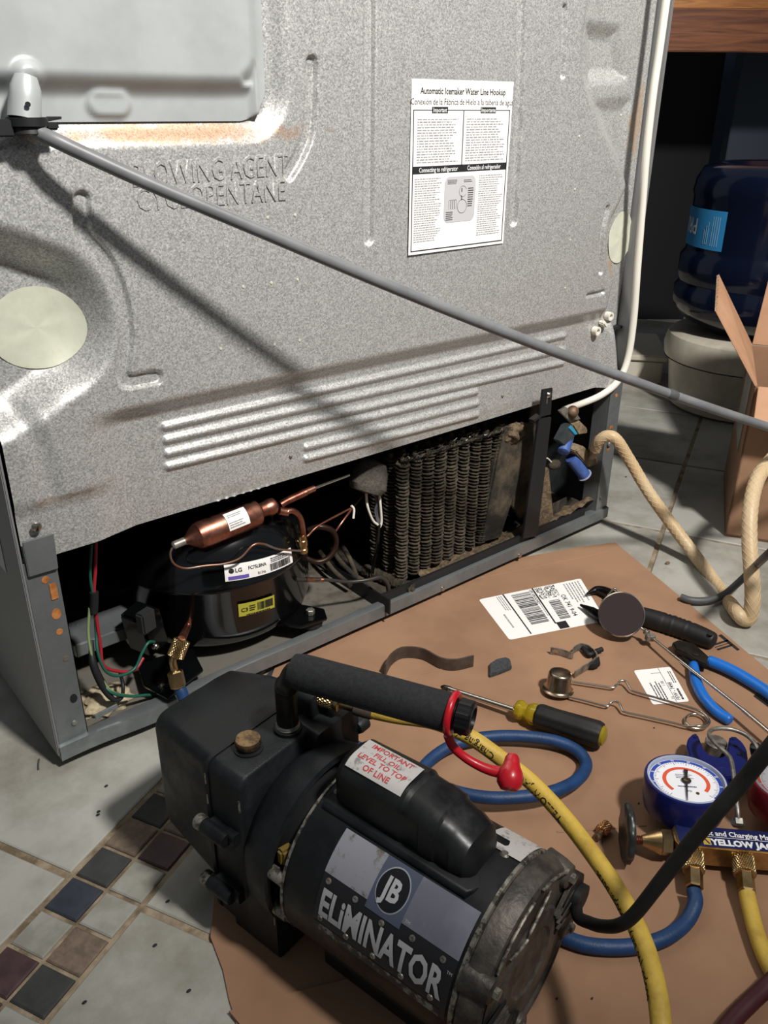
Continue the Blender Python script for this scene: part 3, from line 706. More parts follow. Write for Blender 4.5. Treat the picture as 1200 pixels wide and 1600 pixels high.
# ---- filter drier
d0 = U(287, 846, y=.034); d1_ = U(432, 788, y=.034); ax = (d1_-d0); L = ax.length
dr = lathe('filter_drier', [(.003, -.004), (.0042, .0), (.0055, .004), (.0145, .016), (.0156, .021), (.0158, L-.030), (.0150, L-.027), (.0085, L-.022), (.0085, L-.014)], d0, ax, COPPER, FR, 40, angle=22, label='fat copper filter drier above the compressor')
u_ = ax.normalized(); ct = (CPOS-(d0+ax*.5)).normalized(); ct = (ct-u_*ct.dot(u_)).normalized(); sd = u_.cross(ct)
def drf(a, bb, s0, s1):
    def f(u, v, h):
        th = a+(bb-a)*v; r = .0162+h; return d0+u_*(s0+(s1-s0)*u)+ct*(r*math.cos(th))+sd*(r*math.sin(th))
    return f
fd = drf(-.75, .55, L*.40, L*.62); dl = sheet('drier_label', fd, WHITE, dr, 1, 10)
printing('drier_print', fd, greek(.05, .55, .8, .9, 3, 1)+greek(.1, .15, .9, .35, 2, 2), INKG, dl)
lathe('drier_tip', [(.0025, -.014), (.0045, -.012), (.0045, .002), (.003, .003)], d0, ax, STEELD, dr, 14)
fork = lathe('drier_fork', [(.0085, 0), (.0105, .006), (.0095, .012), (.005, .016)], d0+u_*(L-.016), ax, COPPER, dr, 20)
def P3(pts): return [U(u, v, y=y) for u, v, y in pts]
tube('fork_outlet', P3([(438, 789, .034), (452, 781, .034), (478, 769, .033)]), .0045, COPPER, dr, 12)
tube('fork_outlet', P3([(436, 798, .032), (446, 800, .030), (450, 800, .029)]), .005, COPPER, dr, 12)
tube('process_line', P3([(446, 799, .029), (459, 799, .028), (470, 812, .028), (475, 845, .028)]), .0036, COPPER, FR)
fit = lathe('brass_union', [(.004, -.006), (.0058, -.005), (.0058, .0), (.0066, .001), (.0066, .008), (.0054, .009), (.0054, .012), (.0062, .013), (.0058, .018), (.003, .020)], U(472, 842, y=.028), U(474, 862, y=.028)-U(472, 842, y=.028), BRASS, FR, 20)
tube('steel_line', P3([(470, 772, .033), (484, 766, .033), (500, 759, .033), (545, 742, .040)]), .0022, STEEL, FR)
tube('solder_joint', P3([(472, 771, .033), (484, 766, .033), (491, 763, .033)]), .0040, COPPER, FR, 10)
cap_pts = [(287, 847, .034), (272, 853, .034), (266, 866, .034), (272, 881, .034), (290, 888, .032), (320, 884, .028), (350, 881, .02), (375, 872, .014), (395, 852, .012), (412, 850, .012), (435, 858, .015), (470, 861, .022)]
tube('capillary_line', P3(cap_pts), .0013, M('thin_copper', '#9c6a50', .4, .8, '#8a8a86', 25, (.4, .6)), FR, 8, 6)
# loops and thin lines at right of the compressor
tube('suction_loop', P3([(482, 828, .06), (500, 823, .05), (520, 830, .045), (525, 850, .045), (515, 870, .045), (495, 878, .05), (470, 868, .06), (455, 860, .08)]), .0036, M('brown_copper_line', '#35241e', .4, .6), FR)
tube('copper_line', P3([(480, 838, .05), (500, 820, .05), (552, 792, .06)]), .0015, COPPER, FR, 8)
tube('copper_line', P3([(520, 836, .05), (535, 815, .05), (552, 792, .06), (570, 770, .07)]), .0015, COPPER, FR, 8)
zt = tube('cable_tie', P3([(549, 790, .058), (553, 796, .056), (552, 810, .054)]), .0016, WHITEP, FR, 8)
# foam boot and its wires
fb0 = U(584, 722, y=.055); fb1 = U(570, 768, y=.050)
boot = lathe('foam_boot', [(0, -.004), (.017, 0), (.022, .012), (.025, (fb1-fb0).length*.8), (.021, (fb1-fb0).length), (0, (fb1-fb0).length*1.05)], fb0, fb1-fb0, M('grey_foam', '#57534b', .95, 0, '#46423a', 300, (.4, .6), bump=.5, bs=700), FR, 24, fn=lambda t, h, j: 1+.05*math.sin(3*t+j), label='grey foam boot hanging under the back panel')
tube('white_wire', P3([(572, 766, .05), (574, 790, .045), (582, 812, .045), (590, 820, .045)]), .0017, WHITEP, boot, 8)
tube('white_wire', P3([(592, 758, .05), (594, 785, .045), (596, 815, .045), (592, 826, .045)]), .0017, WHITEP, boot, 8)
for k in range(3): tube('grey_wire', P3([(583+3*k, 766, .052), (588+k, 785, .05), (586+3*k, 800, .05), (592, 824, .045)]), .0013, GREYD, boot, 8)
tube('black_wire', P3([(592, 820, .045), (590, 850, .05), (584, 880, .06), (580, 905, .07)]), .0026, BLKGLOSS, boot, 10)
tube('discharge_line', P3([(462, 905, .03), (482, 906, .03), (510, 906, .025), (545, 909, .02), (575, 906, .012), (595, 902, .01), (605, 912, .01), (608, 930, .01)]), [.0026, .0028, .0022, .0022, .0024, .0032, .0032, .0032], M('dark_steel_line', '#4a4744', .35, .6), FR)
tube('solder_joint', P3([(478, 905, .029), (492, 906, .029), (505, 906, .026)]), .0031, COPPER, FR, 10)
for q in ([(515, 850, .14), (530, 875, .10), (560, 905, .06), (590, 930, .03)], [(500, 862, .14), (520, 890, .1), (548, 915, .06)], [(533, 850, .13), (545, 870, .1), (555, 895, .09)]):
    tube('condenser_pipe', P3(q), .0034, DUST, FR, 10)
# wires at the left
tube('red_wire', P3([(150, 845, .05), (149, 890, .05), (147, 925, .05), (150, 960, .05), (157, 1010, .045), (162, 1040, .04), (185, 1049, .04), (210, 1047, .04), (224, 1028, .045)]), .0019, REDW, FR, 8)
tube('green_wire', P3([(143, 850, .05), (141, 900, .05), (147, 940, .05), (150, 985, .05), (153, 1020, .04), (165, 1048, .035), (185, 1056, .035), (210, 1045, .038), (222, 1020, .042), (232, 1004, .045), (241, 1003, .05)]), .0017, GREENW, FR, 8)
tube('earth_wire', P3([(140, 950, .05), (138, 990, .045), (145, 1030, .035), (160, 1062, .028), (178, 1082, .02), (210, 1087, .02), (272, 1087, .03)]), [.0016]*4+[.0014]*3, YGW, FR, 8)
tube('green_wire', P3([(160, 1068, .028), (176, 1083, .019), (205, 1088, .018), (235, 1086, .02), (274, 1090, .03)]), .0017, GREENW, FR, 8)
tube('wire_wrap', P3([(147, 925, .049), (147, 940, .049), (146, 957, .049)]), .0048, BLACK, FR, 10)
tube('black_sleeve', P3([(143, 1000, .045), (145, 1035, .035), (160, 1070, .028), (176, 1092, .02), (190, 1090, .02), (192, 1070, .025), (188, 1052, .04)]), [.002, .0042, .0048, .003, .002, .002, .002], BLACK, FR, 8)
sbox('cross_channel', tuple(U(120, 1030, y=.10)), tuple(U(120, 1030, y=.10)+Vector((.08, .05, .018))), ZINC, None, FR, .002)
# insulation lump on the pan
rk = random.Random(3); bm = bmesh.new(); bmesh.ops.create_icosphere(bm, subdivisions=4, radius=1); lc = U(160, 1098, z=.022)
for v in bm.verts:
    nn = noise.noise(v.co*2.4)*.35+noise.noise(v.co*6)*.15; c0 = v.co*(1+nn); v.co = Vector((c0.x*.030, c0.y*.022, max(c0.z, -.2)*.014))+lc
link('insulation_lump', bm_mesh(bm, True, 80), FR, M('dirty_insulation', '#b5a88c', .9, 0, '#5f5038', 45, (.45, .7), bump=.5, bs=150), label='dirty cream insulation lump on the base pan')
prism('pan_tab', [U(u, v, y=.004) for u, v in ((148, 1118), (183, 1100), (186, 1106), (150, 1125))], (0, .002, 0), ZINC, FR, bev=.0004)
for k in range(6):
    q = [(120+6*k, 975+4*k, .14), (135+5*k, 1000, .13), (150+4*k, 1010-k, .12)]; tube('capillary_coil', P3(q), .0016, GREYD, FR, 8)

# ---- condenser: columns of finned tube
X0 = U(628, 800, y=.030).x; X1 = U(772, 760, y=.036).x
def fincol(z0, z1, r, seed, bent=0):
    rr = random.Random(seed); V, F = [], []; n = int((z1-z0)/.0050); seg = 14
    tube_data([Vector((0, 0, z0-.004)), Vector((0, 0, z1+.004))], .0038, 8, V, F)
    for k in range(n):
        z = z0+(z1-z0)*(k+.5)/n+rr.uniform(-.0006, .0006); b = len(V); ox, oy = rr.uniform(-.0007, .0007), rr.uniform(-.0007, .0007); tl = rr.uniform(.10, .24)
        for s, dz in ((0, -.0006), (1, .0006)):
            for j in range(seg):
                a = 2*PI*j/seg; q = r*(1+.07*math.sin(a*7+k)); V.append(Vector((ox+q*math.cos(a), oy+q*math.sin(a), z+dz+q*math.sin(a)*tl)))
        for j in range(seg):
            j2 = (j+1) % seg; F.append((b+j, b+j2, b+seg+j2, b+seg+j))
        F.append(tuple(b+j for j in range(seg))[::-1]); F.append(tuple(b+seg+j for j in range(seg)))
    me = pydata(V, F, True, 40); me.materials.append(FIN); return me
con = sbox('condenser', (X0-.004, .024, .2065), (X1+.004, .032, .2085), DUST, None, FR, .001, label='dusty black finned condenser coil bundle')
colm = [fincol(.036, .207, .0091, k) for k in range(3)]
for row, (yy, zo) in enumerate(((.030, 0), (.055, 0), (.082, 0))):
    for k in range(9 if row < 2 else 5):
        o = bpy.data.objects.new('finned_tube', colm[(k+row) % 3]); COL.objects.link(o); o.parent = con
        o.location = (X0+(X1-X0)*k/8+0, yy+.008*k/8, 0); o.rotation_euler = (0, 0, k*1.3)
o = bpy.data.objects.new('finned_tube', colm[1]); COL.objects.link(o); o.parent = con; p = U(606, 800, y=.07); o.location = (p.x, .07, 0.0); o.scale = (1, 1, .88)
for k in range(4):
    o = bpy.data.objects.new('finned_tube', colm[k % 3]); COL.objects.link(o); o.parent = con; p = U(598-k*3, 830, y=.10+k*.02); o.location = (p.x-.003*k, .10+k*.022, 0); o.scale = (1, 1, .8)
me = colm[2]; o = bpy.data.objects.new('finned_tube', me); COL.objects.link(o); o.parent = con; p = U(606, 885, y=.03)
o.matrix_world = Matrix.Translation((p.x+.012, .045, .032)) @ Matrix.Rotation(PI/2, 4, 'X') @ Matrix.Rotation(.2, 4, 'Y') @ Matrix.Diagonal((.9, .9, .5, 1)) @ Matrix.Translation((0, 0, -.12))
# tangled wire ends on top
V, F = [], []; rk = random.Random(5)
for k in range(150):
    t = rk.random(); p = Vector((X0-.006+(X1-X0+.012)*t, rk.uniform(.018, .034), .206+rk.uniform(0, .004)))
    q = p+Vector((rk.uniform(-.009, .009), rk.uniform(-.006, .002), rk.uniform(.0, .010))); m_ = p.lerp(q, .5)+Vector((rk.uniform(-.004, .004), 0, .003))
    tube_data([p, m_, q], .00045, 4, V, F)
link('wire_fin_ends', pydata(V, F), con, M('dark_wire', '#3a3732', .35, .7), kind='stuff')
# drip tray
tp = [U(608, 938, z=.042), U(510, 876, z=.042)]
tr = prism('tray_wall', [tp[0], tp[1], Vector((tp[1].x, tp[1].y, .020)), Vector((tp[0].x, tp[0].y, .020))], (.003, 0, 0), BLACK, FR, bev=.0005)
sbox('tray_wall', (tp[0].x, .004, .024), (.845, .008, .0425), BLACK, None, FR, .0006)
sbox('tray_floor', (tp[0].x+.004, .0085, .0215), (.845, .20, .0235), DUST, None, FR, 0)
for u, v in ((731, 889), (703, 903)): screw(u, v, .0038, .0038, tr, STEEL)
V = []; F = []; n = 60; xa, xb = U(665, 890, y=.01).x, .855
for i in range(n+1):
    for j in range(9):
        x = xa+(xb-xa)*i/n; y = .0125+.030*j/8; z = .030+.010*noise.noise(Vector((x*40, y*50, 1)))+.004*noise.noise(Vector((x*160, y*160, 3)))+.004*math.sin(PI*j/8); V.append((x, y, z))
for i in range(n):
    for j in range(8): a = i*9+j; F.append((a, a+9, a+10, a+1))
link('dust_drift', pydata(V, F, True), FR, DUSTT, kind='stuff')
# fan shroud, support strap, baffle, fan ring
sx = [XZ(785, 672, .028), XZ(818, 664, .028), XZ(817, 735, .028), XZ(783, 842, .028), XZ(750, 850, .028)]
shr = prism('fan_shroud', [Vector((x, .028, z)) for x, z in sx], (0, .05, 0), DUST, FR, bev=.003, label='dusty black fan shroud beside the condenser')
fcn = U(822, 770, y=.06)
lathe('fan_ring', [(.055, 0), (.062, 0), (.062, .018), (.055, .018), (.055, 0)], Vector((fcn.x-.035, .085, fcn.z+.03)), (1, .25, 0), DUSTT, shr, 40, caps=False)
bm = bmesh.new(); bmesh.ops.create_icosphere(bm, subdivisions=4, radius=1); lc = U(800, 672, y=.035)
for v in bm.verts:
    nn = noise.noise(v.co*2.)*.4+noise.noise(v.co*7)*.2; c0 = v.co*(1+nn); v.co = Vector((c0.x*.021, c0.y*.014, c0.z*.013))+lc+Vector((0, 0, -.004))
link('dust_clump', bm_mesh(bm, True, 80), shr, DUSTT)
sbox('fan_housing', (U(835, 700, y=.06).x-.02, .058, .024), (U(835, 700, y=.06).x+.018, .063, .225), DUST, None, shr, .001)
st = prism('support_strap', [U(u, v, y=-.003) for u, v in ((842, 655), (862, 652), (840, 838), (817, 842))], (0, .004, 0), BLACK, FR, bev=.0006, label='black metal support strap screwed to the back panel')
sp = prism('strap_plate', [U(u, v, y=-.006) for u, v in ((848, 609), (864, 606), (861, 648), (843, 652))], (0, .003, 0), BLACK, st, bev=.0006)
box('strap_slot', U(855, 622, y=-.0066), (.0025, .0006, .016), STEELD, sp, bev=0)
lathe('strap_screw', [(.0045, 0), (.0045, .001), (.003, .003), (0, .0035)], U(857, 617, y=-.0062), (0, -1, 0), STEEL, sp, 16)
box('strap_tab', U(836, 653, y=-.002), (.016, .010, .004), BLACK, st, Matrix.Rotation(-.3, 3, 'Y'), .0006)
baf = prism('dusty_baffle', [U(u, v, y=.012) for u, v in ((847, 735), (858, 731), (866, 815), (846, 832), (838, 830))], (0, .006, 0), DUSTT, FR, bev=.001)
prism('dusty_baffle', [U(u, v, y=.03) for u, v in ((815, 660), (836, 662), (828, 800), (812, 812), (800, 790))], (0, .004, 0), DUST, FR, bev=.001)
# small tray by the valve
t1, t2, t3, t4 = U(864, 788, y=.02), U(888, 776, y=.045), U(921, 790, y=.03), U(905, 815, y=.012)
tw = prism('side_tray_wall', [t1, t2, t2-Vector((0, 0, .03)), t1-Vector((0, 0, .03))], (.002, .002, 0), DUST, FR)
prism('side_tray_wall', [t2, t3, t3-Vector((0, 0, .028)), t2-Vector((0, 0, .03))], (.002, .002, 0), DUST, FR)
prism('side_tray_wall', [t3, t4, t4-Vector((0, 0, .02)), t3-Vector((0, 0, .028))], (.003, .0, 0), DUSTT, FR)
V = []; F = []; n = 24; xa, xb = U(862, 800, y=.01).x, .868
for i in range(n+1):
    for j in range(7):
        x = xa+(xb-xa)*i/n; y = .005+.020*j/6; z = .040+.008*noise.noise(Vector((x*60, y*60, 1)))+.012*(i/n)-.018*max(0, (j/6-.6)); V.append((x, y, z))
for i in range(n):
    for j in range(6): a = i*7+j; F.append((a, a+7, a+8, a+1))
link('dust_drift', pydata(V, F, True), FR, DUSTT, kind='stuff')
# water valve
vb = prism('water_valve', [U(u, v, y=.010) for u, v in ((898, 705), (912, 697), (941, 722), (921, 731))], (0, .022, 0), M('dusty_valve_plastic', '#8d7d64', .9, 0, '#6b5a43', 90, (.4, .6), bump=.4), FR, bev=.002, label='dusty water valve with two blue solenoid coils')
BLS = M('blue_solenoid', '#34518f', .5, 0, '#5068a0', 30, (.4, .65))
a, b = U(893, 717, y=.022), U(913, 742, y=.012)
lathe('solenoid_coil', [(0, -.004), (.0085, -.003), (.0095, .002), (.0095, (b-a).length), (.004, (b-a).length)], a, b-a, BLS, vb, 24)
lathe('coil_disc', [(0, 0), (.0115, 0), (.0115, .0015), (0, .0022)], b, b-a, M('coil_end_disc', '#a2a7b8', .5), vb, 24)
a, b = U(886, 686, y=.028), U(880, 706, y=.02)
lathe('solenoid_coil', [(0, -.003), (.0095, -.003), (.0095, (b-a).length), (.005, (b-a).length+.002)], a, b-a, BLS, vb, 24)
prism('coil_bracket', [U(u, v, y=.018) for u, v in ((875, 690), (890, 662), (901, 676), (888, 702))], (0, .014, 0), ZINCD, vb, bev=.001)
prism('coil_strip', [U(u, v, y=.0165) for u, v in ((889, 669), (893, 665), (903, 678), (899, 680))], (0, .002, 0), M('turquoise_plastic', '#2f93b8', .4), vb, bev=.0005)
prism('valve_top', [U(u, v, y=.016) for u, v in ((894, 664), (906, 657), (919, 670), (918, 678), (904, 680))], (0, .012, 0), MATS['dusty_valve_plastic'], vb, bev=.002)
prism('mount_strap', [U(u, v, y=.020) for u, v in ((873, 642), (885, 636), (908, 655), (893, 662))], (0, .004, 0), STEELD, vb, bev=.001)
ball('mount_knob', U(895, 643, y=.018), .009, M('rusty_brass', '#6b4b3c', .6, .5, '#8b7a63', 90), vb)
prism('mount_strap', [U(u, v, y=.014) for u, v in ((901, 645), (908, 655), (898, 657), (895, 650))], (0, .003, 0), STEELD, vb, bev=.001)
a, b = U(923, 712, y=.010), U(938, 690, y=-.012); ax = b-a; Lb = ax.length
lathe('hose_barb', [(.0065, 0)]+sum([[(.0078, Lb*(k+.1)/4), (.0062, Lb*(k+.9)/4)] for k in range(4)], [])+[(.0, Lb)], a, ax, M('barb_metal', '#8b7b63', .4, .7), vb, 20)
ball('wire_plug', U(866, 726, y=.03), .010, DUST, vb, (1.2, .8, .8))
tube('valve_wire', P3([(870, 722, .03), (880, 708, .03), (890, 700, .03)]), .0014, GREYD, vb, 8)
tube('valve_wire', P3([(868, 730, .03), (855, 716, .03), (850, 724, .02)]), .0012, WHITEP, vb, 8)

# ================================================================== VACUUM PUMP
TH = .2106; PA = Vector((math.sin(TH), -math.cos(TH), 0)); PS = Vector((math.cos(TH), math.sin(TH), 0)); PO = Vector((.1133, -.323, 0)); HZ = .0905; MR = .0695
def PP(a, l, z): return PO+PA*a+PS*l+Vector((0, 0, z))
VP = empty('vacuum_pump', PP(.03, 0, 0), 'black vacuum pump with foam handle and worn motor nameplate standing on the flattened cardboard', 'vacuum pump')
def sec(a, pts): return [PP(a, l, z) for l, z in pts]
# oil reservoir box (rear)
def box_sec(a, x0, x1, z0, z1, r, cut): 
    return sec(a, rrect(x0, x1, z0, z1, r, 6))
loft('oil_reservoir', [box_sec(-.1575, -.046, .022, .058, .160, .010, 0), box_sec(-.157, -.050, .028, .054, .1655, .012, 0), box_sec(-.151, -.053, .036, .050, .170, .012, 0), box_sec(-.118, -.057, .050, .047, .1705, .010, 0), box_sec(-.082, -.061, .057, .042, .171, .009, 0)], PUMPM, VP, 50, label='smooth black oil reservoir at the back of the pump')
# seam and flange plate
loft('cover_flange', [sec(-.082, rrect(-.0635, .059, .012, .1715, .010, 6)), sec(-.0785, rrect(-.0635, .059, .012, .1715, .010, 6))], PUMPD, VP, 50)
body = loft('pump_body', [sec(-.0783, rrect(-.062, .058, .010, .1705, .010, 6)), sec(-.046, rrect(-.062, .056, .006, .1705, .010, 6)), sec(-.044, rrect(-.060, .054, .006, .1685, .010, 6))], PUMPM, VP, 50)
loft('pump_base_block', [sec(-.046, rrect(-.062, .058, .004, .090, .006, 4)), sec(-.014, rrect(-.062, .058, .004, .085, .006, 4))], PUMPM, VP, 50)
A0 = PP(0, 0, HZ)
bell = lathe('bell_housing', [(.052, -.052), (.060, -.048), (.0705, -.034), (.0730, -.018), (.0730, -.012), (.0690, -.0105), (.0665, -.012), (.060, -.030)], A0, PA, PUMPM, VP, 72, angle=40)
lathe('dark_gap', [(.0, -.03), (.060, -.03), (.060, .004), (0, .004)], A0, PA, BLACK, VP, 40)
def on_ring(a, r, deg): return PP(a, r*math.cos(math.radians(deg)), HZ+r*math.sin(math.radians(deg)))
box('coupling_window', on_ring(-.006, .0625, 152), (.012, .008, .014), M('amber_coupling', '#6b5726', .5), VP, bev=.002)
for dg in (166, 62, 200): lathe('housing_bolt', [(.0, -.016), (.0055, -.014), (.0055, .001), (0, .002)], on_ring(0, .0665, dg), PA, WORN, VP, 12)
# through bolts at the left of the body
for z, a in ((.113, -.088), (.052, -.088)):
    bl = lathe('clamp_bolt', [(.0, 0), (.0058, .0005), (.0064, .002), (.0064, .006), (.0056, .0065), (.0056, .008)], PP(a, -.0695, z), PA, WORN, VP, 16)
    lathe('bolt_boss', [(.0060, .0085), (.0066, .010), (.0066, .032), (.006, .034), (0, .034)], PP(a, -.0695, z), PA, PUMPD, bl, 16)
    loft('bolt_lug', [sec(a+.012, rrect(-.069, -.055, z-.005, z+.006, .003, 4)), sec(a+.040, rrect(-.069, -.055, z-.005, z+.006, .003, 4))], PUMPD, bl)
# worn paint along edges
for a, z0, z1 in ((-.0803, .150, .160), (-.0803, .130, .139)):
    tube('worn_edge', [PP(a, -.0635, z0), PP(a, -.0635, (z0+z1)/2), PP(a, -.0633, z1)], .0008, WORN, VP, 6)
for (a, z) in ((-.046, .152), (-.016, .055)): tube('worn_edge', [PP(a, -.0615, z), PP(a, -.0617, z-.006), PP(a, -.0615, z-.012)], .0009, WORN, VP, 6)
# right hand side of the pump: back housing and lug
loft('intake_block', [sec(-.060, rrect(.010, .062, .10, .172, .006, 5)), sec(-.034, rrect(.010, .062, .10, .170, .006, 5))], PUMPM, VP, 50)
loft('intake_riser', [sec(-.072, rrect(.022, .048, .16, .192, .006, 5)), sec(-.050, rrect(.022, .048, .16, .192, .006, 5))], PUMPD, VP, 50)
lathe('lug', [(.0, 0), (.006, .001), (.007, .004), (.007, .012), (0, .013)], PP(-.036, .060, .145), PS, PUMPM, VP, 16)
# oil fill cap
cap = lathe('oil_cap', [(.0, .0), (.0115, .0), (.0115, .0015), (.0092, .002), (.0092, .007), (.0098, .0075)], PP(-.0655, -.0315, .1703), (0, 0, 1), PUMPD, VP, 30)
lathe('cap_top', [(.0094, .004), (.0100, .005), (.0100, .0085), (.0094, .0098), (.0, .0100)], PP(-.0655, -.0315, .1703), (0, 0, 1), BRASSD, cap, 120, fn=lambda t, h, j: 1+(.02*(1 if int(t*60/PI) % 2 else -1) if 0 < j < 3 else 0), label='worn brass oil fill cap')
# handle
hs = U(466, 1049, z=.234); he = U(708, 1115, z=.232); hd = (he-hs).normalized()
post_ = [PP(-.057, .003, .168), PP(-.057, .003, .190), PP(-.057, .003, .212), U(450, 1070, z=.222), U(462, 1050, z=.2335), hs+hd*.010]
hp = tube('handle_tube', post_, .0087, M('oily_black_metal', '#1c1a18', .35, .3, '#2b2724', 40), VP, 20)
lathe('post_collar', [(.0095, 0), (.0112, .001), (.0112, .004), (.0095, .005)], PP(-.057, .003, .1695), (0, 0, 1), PUMPD, hp, 24)
lathe('thread_ring', [(.0088, 0), (.0098, .001), (.0088, .002), (.0098, .003), (.0088, .004)], PP(-.057, .003, .174), (0, 0, 1), STEELD, hp, 24)
hl = (he-hs).length
grip = lathe('foam_grip', [(.0090, -.004), (.0125, -.004), (.0137, .002), (.0139, .01), (.0141, hl*.5), (.0139, hl-.003), (.012, hl)], hs, hd, FOAMB, VP, 40, angle=70)
capc = he
kn = lathe('end_cap', [(.0105, -.001), (.0105, .003), (.0118, .004), (.0118, .013), (.0105, .0145), (.0080, .0148), (.0075, .0125), (.0, .0125)], capc, hd, BLKGLOSS, VP, 64, fn=lambda t, h, j: 1.06 if (j in (2, 3) and (t*8/(2*PI)) % 1 < .35) else 1, angle=30, label='ribbed black cap on the handle end')
kb = M('end_cap_black', '#0d0d0e', .35); kn.data.materials.clear(); kn.data.materials.append(kb)
V, F = [], []; x_, y_, a_ = basis(hd)
ringp = [capc-hd*.0005+x_*(.0138*math.cos(t))+y_*(.0138*math.sin(t)) for t in [2*PI*k/32 for k in range(33)]]
tube_data(ringp, .0027, 12, V, F, cap=False)
te = link('cap_tether', pydata(V, F, True), VP, RED, label='shiny red plastic cap tether hanging from the handle')
tz = [(700, 1148, .213), (707, 1165, .205), (722, 1180, .198), (742, 1193, .193), (765, 1203, .190), (790, 1208, .189)]
tube('tether_strap', [U(u, v, z=z) for u, v, z in tz], [.0036, .0034, .0032, .0034, .0038, .0045], RED, te, 14)
bc = U(797, 1214, z=.189); up = (U(800, 1190, z=.195)-bc).normalized()
lathe('tether_bulb', [(0, -.0095), (.006, -.0088), (.0088, -.005), (.0094, -.0005), (.0085, .004), (.0064, .008), (.0056, .0105), (.0052, .0135), (.0035, .016), (0, .0168)], bc, up, RED, te, 28)
# ---- motor
mot = lathe('motor_shell', [(.05, .001), (.0685, .001), (MR, .0025), (MR, .148), (.0685, .151), (.05, .151)], A0, PA, PUMPD, VP, 96, angle=40, label='black cylindrical motor shell')
lathe('worn_rim', [(MR-.0012, .0002), (MR+.0006, .0008), (MR+.0006, .0026), (MR-.0005, .0030)], A0, PA, WORN, mot, 96, angle=60)
lathe('worn_rim', [(MR-.0005, .1475), (MR+.0006, .148), (MR+.0008, .1505), (MR-.001, .1515)], A0, PA, WORN, mot, 96, angle=60)
endb = lathe('end_bell', [(MR-.001, .1515), (MR, .1525), (MR-.0006, .160), (MR-.004, .1665), (MR-.009, .1685), (.062, .1690), (.058, .1665), (.040, .1675), (.038, .1690), (.0365, .1692), (.026, .1695), (.025, .1685), (.024, .168), (.0, .168)], A0, PA, CAST, VP, 96, angle=25, label='cast grey motor end bell')
for dg in (150, 40, 265, -20):
    c = on_ring(.1505, .0615, dg); bo = lathe('bolt_boss', [(.012, 0), (.0105, .012), (.0085, .0195), (.0065, .0205), (0, .0205)], c, PA, CAST, endb, 20)
    hexrod('end_bolt', on_ring(.1705, .0615, dg), PA, .0040, .004, WORN, bo)
# cast ribs and dark vent slots on the end bell
for dg in list(range(182, 240, 11))+list(range(-6, 30, 11)):
    c0 = on_ring(.1690, .058, dg); c1 = on_ring(.1690, .034, dg); d = (c1-c0); n_ = d.cross(PA).normalized()*.0028
    prism('vent_slot', [c0-n_, c0+n_, c1+n_*.7, c1-n_*.7], PA*.0012, M('vent_dark', '#0a0a0a', .8), endb)
    prism('vent_rib', [c0+n_*1.5, c0+n_*2.1, c1+n_*1.5, c1+n_*1.1], PA*.003, CAST, endb)
for (d0_, d1__) in ((95, 140), (45, 85)):
    pts = [on_ring(.1692, .0635, d0_+(d1__-d0_)*k/10) for k in range(11)]; tube('cast_ridge', pts, .0012, WORN, endb, 6, 2)
tube('cast_ridge', [on_ring(.1695, .05, 132), on_ring(.170, .038, 112), on_ring(.170, .040, 100), on_ring(.1695, .056, 72)], .0013, WORN, endb, 6)
loft('cord_cover', [[PP(a, l, z) for l, z in rrect(.040, .0715, HZ-.010, HZ+.028, .010, 6)] for a in (.140, .1715)], BLACK, endb, 50)
loft('cord_gland', [[PP(a, l, z) for l, z in rrect(.052, .074, HZ-.004, HZ+.016, .009, 6)] for a in (.165, .176)], BLACK, endb, 50)
lathe('lower_lug', [(0, 0), (.007, .001), (.007, .010), (0, .011)], on_ring(.160, .0695, -22), PS, CAST, endb, 14)
# capacitor housing on top
def capsec(a, hw, zt, zb=.150, c=-.002, r=.014): return sec(a, rrect(c-hw, c+hw, zb, zt, r, 7))
ch = loft('capacitor_housing', [capsec(.013, .014, .186), capsec(.0145, .0195, .1935), capsec(.020, .0215, .1975), capsec(.074, .0225, .1985), capsec(.077, .0215, .1965), capsec(.088, .0215, .1955), capsec(.090, .0228, .1950), capsec(.101, .0228, .1925), capsec(.103, .0215, .1905), capsec(.112, .0212, .187), capsec(.114, .0222, .186), capsec(.124, .021, .181), capsec(.128, .017, .174), capsec(.130, .012, .165)], M('housing_black', '#131415', .42, 0, '#1b1c1d', 40, (.4, .6), rr=(.3, .5)), VP, 28, label='lumpy black capacitor housing on top of the motor')
sk = [sec(a, rrect(-.002-w_, -.002+w_, .146, zt, .004, 5)) for a, w_, zt in ((.006, .020, .158), (.008, .028, .1585), (.132, .029, .1585), (.137, .020, .157))]
loft('housing_skirt', sk, PUMPD, ch, 50)
for (a, l) in ((.010, -.014), (.136, .012)): lathe('skirt_screw', [(.0036, 0), (.0036, .0008), (.002, .002), (0, .002)], PP(a, l, .1583), (0, 0, 1), STEELD, ch, 12)
